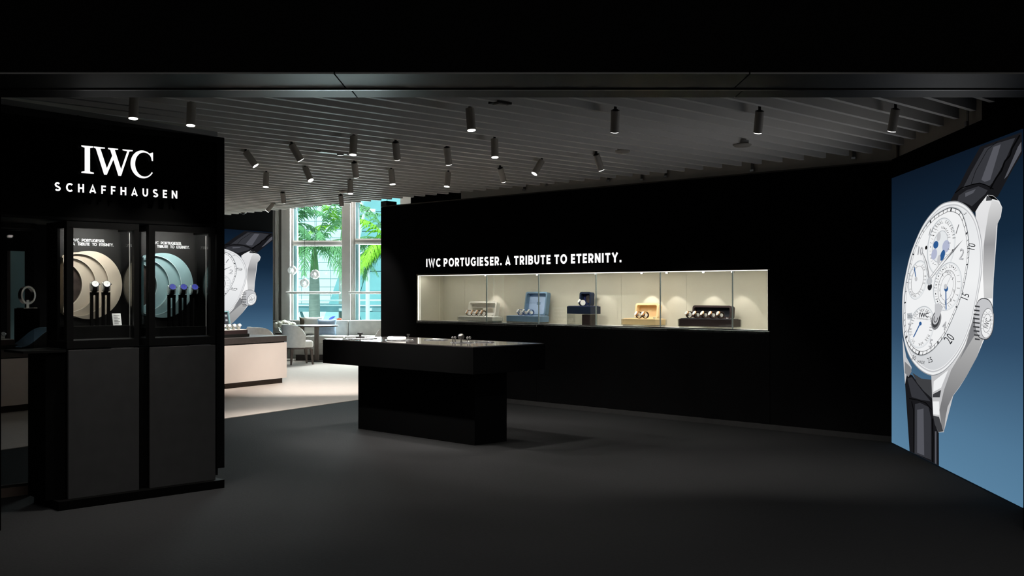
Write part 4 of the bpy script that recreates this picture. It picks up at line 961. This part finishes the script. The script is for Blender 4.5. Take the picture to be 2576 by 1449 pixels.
# ------------------------------------------------------------------ reception counter
cu1 = C.u(721.5, -.06); cu0 = -6.2; FL = .006
ct = in_frame('reception_counter', 'long beige reception counter with dark top slab', 'counter', C, 0, 0, FL)
M().box(cu0, 0, 0, .62, 0, .085).build('plinth', 'plinth_brown', ct)
sg_ = [cu0, -4.0, -2.0, cu1]
for a_, b_ in zip(sg_[:-1], sg_[1:]): M().box(a_+.001, b_-.001, -.06, .66, .085, .655).build('front_panel', 'counter_front', ct)
M().box(cu0, cu1-.05, -.05, .66, .655, .672).build('shadow_gap', 'fixture_dark', ct)
M().box(cu0, cu1, -.06, .7, .672, .765).build('top_slab', 'counter_top', ct, bevel=.003)
def counter_case(pL, pR, label, wl_, depth=.42):
    u0, u1 = C.u(pL, .15), C.u(pR, .15); L = u1-u0
    t = in_frame('watch_case', label, 'watch case', C, u0, .12, FL+.765)
    M().box(0, L, 0, .42, 0, .05).build('base', 'fixture_dark', t, bevel=.004)
    M().box(.02, L-.02, .02, .4, .05, .11).build('drawer_tray', 'box_brown', t)
    M().box(.03, L-.03, .03, .3, .11, .118).build('cushion', 'lining_white', t)
    rot = Matrix.Translation((0, .36, .11)) @ Matrix.Rotation(math.radians(-10), 4, 'X')
    M().ring(rrect(.02, L-.02, 0, .30, .01), rrect(.04, L-.04, .02, .28, .008), 0, .03).xf(rot).build('lid_frame', 'frame_teal', t)
    lb = M().box(.035, L-.035, .024, .03, .015, .285).xf(rot).build('lid_back', 'lining_dark', t)
    for i in range(3):
        for j in range(4): M().box(.06+(L-.16)*j/3, .10+(L-.16)*j/3, .018, .026, .06+.075*i, .09+.075*i).xf(rot).build('printed_watch', 'print_shadow', lb)
    nW = max(2, min(5, int((L-.14)/.095)))
    for i in range(nW):
        wl = C.world(u0+.12+(L-.24)*i/(nW-1), .12+.12)
        put_watch(('strap_white', 'dial_white', 'steel'), (wl[0], wl[1], FL+.765+.118), C.a-math.radians(20), wl_, 'watches in a counter case', 1.5)
    return t
counter_case(545, 624, 'open dark watch case at the lounge end of the beige counter', 'pale watch in the open case at the lounge end of the counter')
counter_case(-25, 40, 'open dark watch case on the counter behind the smoked glass', 'pale watch in the open case behind the smoked glass')
u_ = C.u(68, .5)
cs = in_frame('watch_pillow_stand', 'ring-shaped watch stand on a black block behind the smoked glass', 'watch stand', C, u_, .5, FL+.765)
M().box(-.12, .12, -.09, .09, 0, .49).build('block', 'kiosk_black', cs); M().box(-.1, .1, -.07, .07, .49, .5).build('plate', 'steel', cs)
M().box(-.02, .02, -.015, .015, .5, .6).build('post', 'steel', cs)
M().ring([(.11*math.cos(i*.1745), .66+.12*math.sin(i*.1745)) for i in range(36)], [(.085*math.cos(i*.1745), .66+.095*math.sin(i*.1745)) for i in range(36)], -.03, .03).build('ring', 'steel', cs, smooth=True)
u_ = C.u(44, 1.2)
cp_ = in_frame('light_panel', 'narrow pale standing panel behind the smoked glass', 'panel', C, u_, 1.2, FL)
M().box(-.11, .11, 0, .04, .02, 2.02).build('panel', 'frame_teal', cp_); M().box(-.13, .13, -.01, .05, 0, .02).build('foot', 'frame_alu', cp_); M().box(-.125, -.11, -.005, .045, .02, 2.02).build('edge', 'wood_dark', cp_)
u_ = C.u(118, .0)
cv = in_frame('curved_riser', 'dark curved display riser behind the smoked glass', 'riser', C, u_, .0, FL+.765)
prof = [(-.36+.72*i/12, .02+.22*(.5-.5*math.cos(math.pi*min(1, i/8)))) for i in range(13)]
M().prism(prof+[(.36, 0), (-.36, 0)], 0, .28).build('body', 'kiosk_panel', cv); M().prism([(x, z+.008) for x, z in prof]+[(x, z) for x, z in reversed(prof)], -.005, .285).build('edge', 'box_bluegrey', cv)

# ------------------------------------------------------------------ lounge
def chair(label, x, y, rz, group='upholstered lounge chairs'):
    t = thing('lounge_chair', label, 'chair', (x, y, FL), rz, group)
    def seat_out(k, n=20): 
        o = []
        for i in range(n):
            a_ = 2*math.pi*i/n; c_, s_ = math.cos(a_), math.sin(a_)
            o.append((.26*k*math.copysign(abs(c_)**.55, c_), .26*k*math.copysign(abs(s_)**.55, s_)))
        return o
    m = M(); n = 20
    for k, z in ((.96, .35), (1, .37), (1, .44), (.97, .47), (.85, .485)): m.v += [(a_, b_, z) for a_, b_ in seat_out(k, n)]
    for i in range(4): m.f += [(i*n+j, i*n+(j+1) % n, (i+1)*n+(j+1) % n, (i+1)*n+j) for j in range(n)]
    m.f += [tuple(range(n-1, -1, -1)), tuple(4*n+j for j in range(n))]
    m.build('seat', 'upholstery', t, smooth=True)
    # wrapped back shell, opening towards +x
    m = M(); N = 18; prof = [(.0, .35), (.0, .78), (-.02, .81), (-.06, .81), (-.075, .78), (-.065, .35)]
    for i in range(N+1):
        a_ = math.radians(82+196*i/N); top = 1-.42*(abs(i-N/2)/(N/2))**6
        for dr, z in prof:
            r_ = .33+dr+(z-.35)*.07; zz = .35+(z-.35)*top
            m.v.append((r_*math.cos(a_)*.95-.01, r_*math.sin(a_)*.98, zz))
    P_ = len(prof)
    for i in range(N):
        for j in range(P_): m.f.append((i*P_+j, i*P_+(j+1) % P_, (i+1)*P_+(j+1) % P_, (i+1)*P_+j))
    m.f += [tuple(range(P_)), tuple(N*P_+j for j in range(P_-1, -1, -1))]
    m.build('backrest', 'upholstery', t, smooth=True)
    M().slab(seat_out(.93), .315, .35).build('seat_frame', 'wood_grey', t)
    for sx, sy in ((1, 1), (1, -1), (-1, 1), (-1, -1)):
        b = (sx*.215+sx*.01, sy*.2); tp = (sx*.2, sy*.19)
        def sq(c_, h_, z): return [(c_[0]-h_, c_[1]-h_, z), (c_[0]+h_, c_[1]-h_, z), (c_[0]+h_, c_[1]+h_, z), (c_[0]-h_, c_[1]+h_, z)]
        M().hexa(sq(b, .014, 0), sq(tp, .03, .315)).build('leg', 'wood_grey', t)
    return t
def gx(px, Y): return (px-CX)/FPX*Y
chair('pale upholstered chair with legs in view, drawn up to the round table', gx(752, 22.2), 22.2, math.radians(28))
chair('pale upholstered chair in front of the far blue poster', gx(668, 20.6), 20.6, math.radians(38))
chair('pale upholstered chair beside the black wall end', gx(962, 21.9), 21.9, math.radians(168))
rt_ = thing('round_table', 'round dark wooden table on a single post in the lounge', 'table', (gx(797, 23.1), 23.1, FL))
M().lathe([(.43, .735), (.45, .745), (.45, .762), (.44, .768)], 48).build('tabletop', 'wood_dark', rt_, smooth=True)
M().box(-.045, .045, -.045, .045, .01, .735).build('post', 'wood_grey', rt_); M().lathe([(.2, 0), (.2, .01), (.06, .02)], 32).build('foot', 'wood_dark', rt_)
sf = thing('window_sofa', 'long grey fabric bench sofa under the lounge windows', 'sofa', (gx(752, 24), 23.45, FL))
SLn = X(1005)-gx(752, 24)
M().box(.03, SLn, .05, .8, 0, .12).build('plinth', 'wood_dark', sf)
M().box(0, SLn, 0, .8, .12, .36).build('base', 'sofa_fabric', sf, bevel=.02)
for i in range(2): M().box(SLn*i/2+.004, SLn*(i+1)/2-.004, -.02, .62, .36, .52).build('seat_cushion', 'upholstery', sf, bevel=.03)
for i in range(2): M().box(SLn*i/2+.004, SLn*(i+1)/2-.004, .6, .8, .36, .845).build('back_cushion', 'sofa_fabric', sf, bevel=.03)
def cushion(label, m_, px, Y, wd_, hg, lean, yaw=0):
    t = thing('cushion', label, 'cushion', (gx(px, Y), Y, FL+.53), yaw, 'cushions on the window sofa')
    mm = M(); n = 14
    for side in (1, -1):
        for i in range(n+1):
            for j in range(n+1):
                a_, b_ = -1+2*i/n, -1+2*j/n
                pin_ = 1-.09*(1-abs(a_)**2)*0; k = (1-a_**4)*(1-b_**4)
                xx = a_*(1-.10*(1-b_*b_)*abs(a_)); zz = b_*(1-.10*(1-a_*a_)*abs(b_))
                mm.v.append((xx*wd_/2, -side*.075*k**.5, zz*hg/2+hg/2))
    for s_ in range(2):
        o_ = s_*(n+1)**2
        for i in range(n):
            for j in range(n): mm.f.append((o_+i*(n+1)+j, o_+(i+1)*(n+1)+j, o_+(i+1)*(n+1)+j+1, o_+i*(n+1)+j+1))
    mm.xf(Matrix.Rotation(math.radians(-lean), 4, 'X'))
    bodyo = mm.build('cover', m_, t, smooth=True)
    b = bmesh.new(); b.from_mesh(bodyo.data); bmesh.ops.remove_doubles(b, verts=b.verts, dist=.0005); bmesh.ops.recalc_face_normals(b, faces=b.faces); b.to_mesh(bodyo.data); b.free()
cushion('dark brown cushion behind the white one on the window sofa', 'cushion_brown', 771, 23.93, .30, .40, 10, .3)
cushion('white square cushion on the window sofa', 'cushion_white', 787, 23.80, .44, .41, 12, -.05)
cushion('light blue cushion leaning on the white one on the sofa', 'cushion_blue', 822, 23.62, .42, .36, 14, .05)
st_ = thing('side_table', 'small round side table carrying white flowers', 'table', (gx(716, 23.3), 23.3, FL))
M().lathe([(.2, .58), (.2, .6)], 32).build('tabletop', 'wood_dark', st_); M().tube([(0, 0, .01), (0, 0, .58)], .02, 10).build('post', 'wood_grey', st_); M().lathe([(.15, 0), (.15, .012)], 24).build('foot', 'wood_dark', st_)
fl_ = thing('flower_bowl', 'bowl of white hydrangea blooms behind the pale chairs', 'flowers', (gx(716, 23.3), 23.3, FL+.6))
M().lathe([(.06, 0), (.11, .05), (.13, .13), (.12, .13), (.05, .02)], 28).build('bowl', 'glass_clear', fl_, smooth=True)
for i in range(14):
    a_ = i*2.4; r_ = .21*(i/14)**.5; c_ = (r_*math.cos(a_), r_*math.sin(a_)*.8, .21-.25*r_)
    mm = M().sphere(c_, .062, 14, 9)
    mm.v = [(c_[0]+(x-c_[0])*(1+.14*math.sin(60*x+40*z)), c_[1]+(y-c_[1])*(1+.14*math.sin(55*y+30*x)), c_[2]+(z-c_[2])*(1+.1*math.sin(70*z+50*y))) for x, y, z in mm.v]
    mm.build('bloom', 'petal', fl_, smooth=True)
for k, (px_, m_, c_) in enumerate(((834, 'petal_blue', 'blue'), (851, 'petal_red', 'red'))):
    t = thing('leaf_ornament', 'small %s leaf-shaped ornament on the window sill' % c_, 'ornament', (gx(px_, 24.38), 24.38, Zy(805)))
    pts = [(-.07, 0), (-.02, .005), (.06, .05), (.09, .09), (.02, .085), (-.04, .05)] if k == 0 else [(-.08, 0), (.06, 0), (.09, .03), (.02, .05), (-.05, .03)]
    M().prism(pts, -.012, .012).build('leaf', m_, t)
for px_, py_, Y, lb_ in ((735, 680, 22.6, 'clear glass globe pendant hanging against the grey window column'), (792, 690, 21.9, 'clear glass globe pendant hanging in front of the palm trunk'), (766, 712, 22.3, 'clear glass globe pendant hung lower than its two neighbours')):
    c_ = at(px_, py_, Y); r_ = 11.4/FPX*Y
    t = thing('globe_pendant', lb_, 'pendant lamp', (c_.x, c_.y, 3.9), 0, 'glass globe pendants')
    zc = c_.z-3.9
    M().tube([(0, 0, 0), (0, 0, zc+r_)], .004, 6).build('cord', 'steel', t); M().lathe([(.04, -.02), (.04, 0)], 16).build('canopy', 'steel', t)
    mm = M().sphere((0, 0, zc), r_, 24, 16); mm.v = [(x*(1+.04*math.sin(50*z+30*y)), y*(1+.04*math.sin(45*x)), zc+(z-zc)*(1+.04*math.sin(40*x+20*y))) for x, y, z in mm.v]
    mm.build('globe', 'glass_globe', t, smooth=True)
    M().lathe([(.012, zc+r_-.05), (.02, zc+r_-.03), (.02, zc+r_)], 12).build('socket', 'steel', t); M().sphere((0, 0, zc+r_-.065), .012, 12, 8).build('bulb', 'lamp_glow', t)
    lamp('pendant_bulb', 'POINT', (0, 0, zc), .25, (1, .97, .92), parent=t, shadow_soft_size=.02)

# ------------------------------------------------------------------ outside
struct(M().box(-40, 40, 24.9, 90, -.3, -.1).build('ground', 'paving'), 'paved ground outside the windows')
bd = thing('white_building', 'white panelled building seen through the windows', 'building', (-8.6, 48, -.1))
M().box(-4, 4.5, .05, 3, 0, 10).build('wall', 'facade_joint', bd)
for i in range(8):
    for j in range(24): M().box(-3.2+.64*i+.012, -3.2+.64*(i+1)-.012, 0, .06, .36*j+.012, .36*(j+1)-.012).build('wall_tile', 'facade_white', bd)
tl = thing('teal_building', 'teal glass building with slanted panels seen through the windows', 'building', (-6, 43, -.1))
zmax = 8.0
for i in range(6):
    for j in range(10):
        z0_, z1_ = zmax*j/10, zmax*(j+1)/10
        def xe(k, z): l = -1.6+.32*z; return l+(5.5-l)*k/6
        def ye(z): return .18*z
        g_ = .012
        pts = [(xe(i, z0_)+g_, ye(z0_), z0_+g_), (xe(i+1, z0_)-g_, ye(z0_), z0_+g_), (xe(i+1, z1_)-g_, ye(z1_), z1_-g_), (xe(i, z1_)+g_, ye(z1_), z1_-g_)]
        M().hexa(pts, [(x, y-.05, z) for x, y, z in pts]).build('glass_panel', 'facade_teal' if (i*3+j*5) % 7 else 'facade_teal_light', tl)
M().hexa([(xe(0, 0), .1, 0), (5.5, .1, 0), (5.5, .4, 0), (xe(0, 0), .4, 0)], [(xe(0, zmax), ye(zmax)+.1, zmax), (5.5, ye(zmax)+.1, zmax), (5.5, ye(zmax)+.4, zmax), (xe(0, zmax), ye(zmax)+.4, zmax)]).build('backing', 'walkway', tl)
wk = thing('covered_walkway', 'long teal walkway roof with white railing outside', 'walkway', (-6, 38.5, -.1))
M().box(-6, 6, 0, 1.2, .88, 1.14).build('roof_edge', 'walkway', wk); M().box(-6, 6, -.03, 0, 1.08, 1.12).build('edge_strip', 'pipe_white', wk); M().tube([(-6, -.02, 1.28), (6, -.02, 1.28)], .03, 8).build('rail', 'pipe_white', wk)
for i in range(13): M().lathe([(.09, .9), (.09, .98)], 12, (-6+i, -.08, .02)).build('lamp', 'pipe_white', wk)
for i in range(7): M().tube([(-6+2*i, .3, 0), (-5.6+2*i, .3, .9)], .05, 8).build('strut', 'walkway', wk); M().tube([(-5.2+2*i, .3, 0), (-5.5+2*i, .3, .9)], .05, 8).build('strut', 'walkway', wk)
pf = thing('pipe_frame', 'white tubular steel frame outside the windows', 'frame', (at(925, 735, 36).x, 36, -.1))
M().tube([(0, 0, 0), (0, 0, 3.1)], .07, 10).build('upright', 'pipe_white', pf); M().tube([(-.4, 0, 4.25), (.25, 0, 4.22)], .09, 10).build('crossbar', 'pipe_white', pf)
M().tube([(0, 0, 3.1), (-.55, 0, 2.4), ], .03, 8).build('brace', 'pipe_white', pf); M().tube([(-.35, 0, 3.1), (-.1, 0, 4.25)], .05, 8).build('brace', 'pipe_white', pf); M().tube([(-.5, 0, 4.9), (-.1, 0, 4.25)], .06, 8).build('brace', 'pipe_white', pf)

def frond(parent, base, az, up, L, droop, m_, leaf=.42, n=26, seed=0):
    rnd = random.Random(seed); pts = []; d = Vector((math.cos(az)*math.cos(up), math.sin(az)*math.cos(up), math.sin(up))); p = Vector(base); N = 14
    for i in range(N+1):
        pts.append(p.copy()); d = (d+Vector((0, 0, -droop*(.4+i/N)))).normalized(); p = p+d*(L/N)
    r = M().tube(pts, [.022*(1-i/N*.8) for i in range(N+1)], 6).build('frond', m_, parent)
    mm = M()
    for i in range(n):
        t = .12+.88*i/(n-1); k = t*N; j = min(int(k), N-1); q = pts[j].lerp(pts[j+1], k-j); tg = (pts[j+1]-pts[j]).normalized()
        sd = tg.cross(Vector((0, 0, 1)));  sd = sd.normalized() if sd.length > .05 else Vector((math.sin(az), -math.cos(az), 0))
        ll = leaf*math.sin(math.pi*(.18+.72*t))*(.85+.3*rnd.random())
        for s in (1, -1):
            dr = (sd*s*.75+tg*.65+Vector((0, 0, -.12-.55*rnd.random()))).normalized(); wv = tg*.022
            m1 = q+dr*ll*.55; m2 = q+dr*ll+Vector((0, 0, -ll*.28))
            mm.add([q-wv, m1-wv*1.1, m2, m1+wv*1.1, q+wv], [(0, 1, 3, 4), (1, 2, 3)])
    mm.build('leaflets', m_, r)
def palm(label, px, Y, crown_y, r0, fronds, mats, seed):
    x = gx(px, Y); zc = EYE+(HY-crown_y)/FPX*Y; t = thing('palm_tree', label, 'palm tree', (x, Y, -.1), 0, 'palms outside the windows')
    h = zc+.1
    M().tube([(0, 0, 0), (0, 0, h*.3), (0, 0, h*.6), (0, 0, h-.75)], [r0*1.15, r0*1.1, r0, r0*.85], 18).build('trunk', 'trunk', t, smooth=True)
    M().tube([(0, 0, h-.78), (0, 0, h-.6), (0, 0, h-.2), (0, 0, h+.05)], [r0*.86, r0*.8, r0*.55, r0*.3], 14).build('crownshaft', 'crownshaft', t, smooth=True)
    for i, (az, up, L, dr) in enumerate(fronds): frond(t, (0, 0, h-.05), math.radians(az), math.radians(up), L, dr, mats[i % len(mats)], seed=seed+i)
palm('grey-trunked palm in the middle of the wide lounge window', 791, 33, 622, .155, [(200, 5, 2.0, .12), (235, 0, 1.8, .13), (335, 5, 2.2, .11), (312, 0, 2.1, .12), (185, 15, 2.0, .16), (350, 15, 2.3, .13), (195, 30, 2.0, .24), (225, 20, 1.9, .28), (345, 25, 2.2, .21), (320, 25, 2.1, .24), (5, 35, 2.2, .17), (20, 60, 2.2, .10), (0, 75, 2.0, .09), (150, 60, 1.7, .12), (175, 45, 1.9, .18), (265, 30, 1.7, .27), (290, 55, 1.7, .2), (40, 30, 1.7, .15), (205, 60, 1.8, .15)], ['frond'], 11)
palm('bright green palm rising behind the window transom', 862, 39.9, 575, .13, [(180, 75, 1.7, .06), (200, 50, 1.6, .09), (230, 60, 1.5, .09), (160, 85, 1.7, .04), (300, 60, 1.6, .08), (20, 50, 1.6, .1), (190, 30, 1.4, .13)], ['frond_bright', 'frond'], 37)
palm('palm half hidden by the black wall end', 985, 31, 620, .15, [(185, 5, 1.7, .13), (215, 0, 1.6, .15), (180, 45, 1.7, .2), (200, 20, 1.6, .24), (170, 70, 1.6, .1), (240, 35, 1.6, .22), (150, 10, 1.4, .2), (215, 60, 1.5, .12), (190, -5, 1.3, .2), (270, 50, 1.3, .15), (165, 30, 1.6, .14)], ['frond', 'frond_bright'], 61)
palm('palm at the left jamb of the wide lounge window', 715, 37, 570, .13, [(0, 50, 1.6, .12), (20, 30, 1.5, .15), (340, 60, 1.5, .12), (10, 75, 1.5, .09), (330, 25, 1.4, .16)], ['frond'], 83)
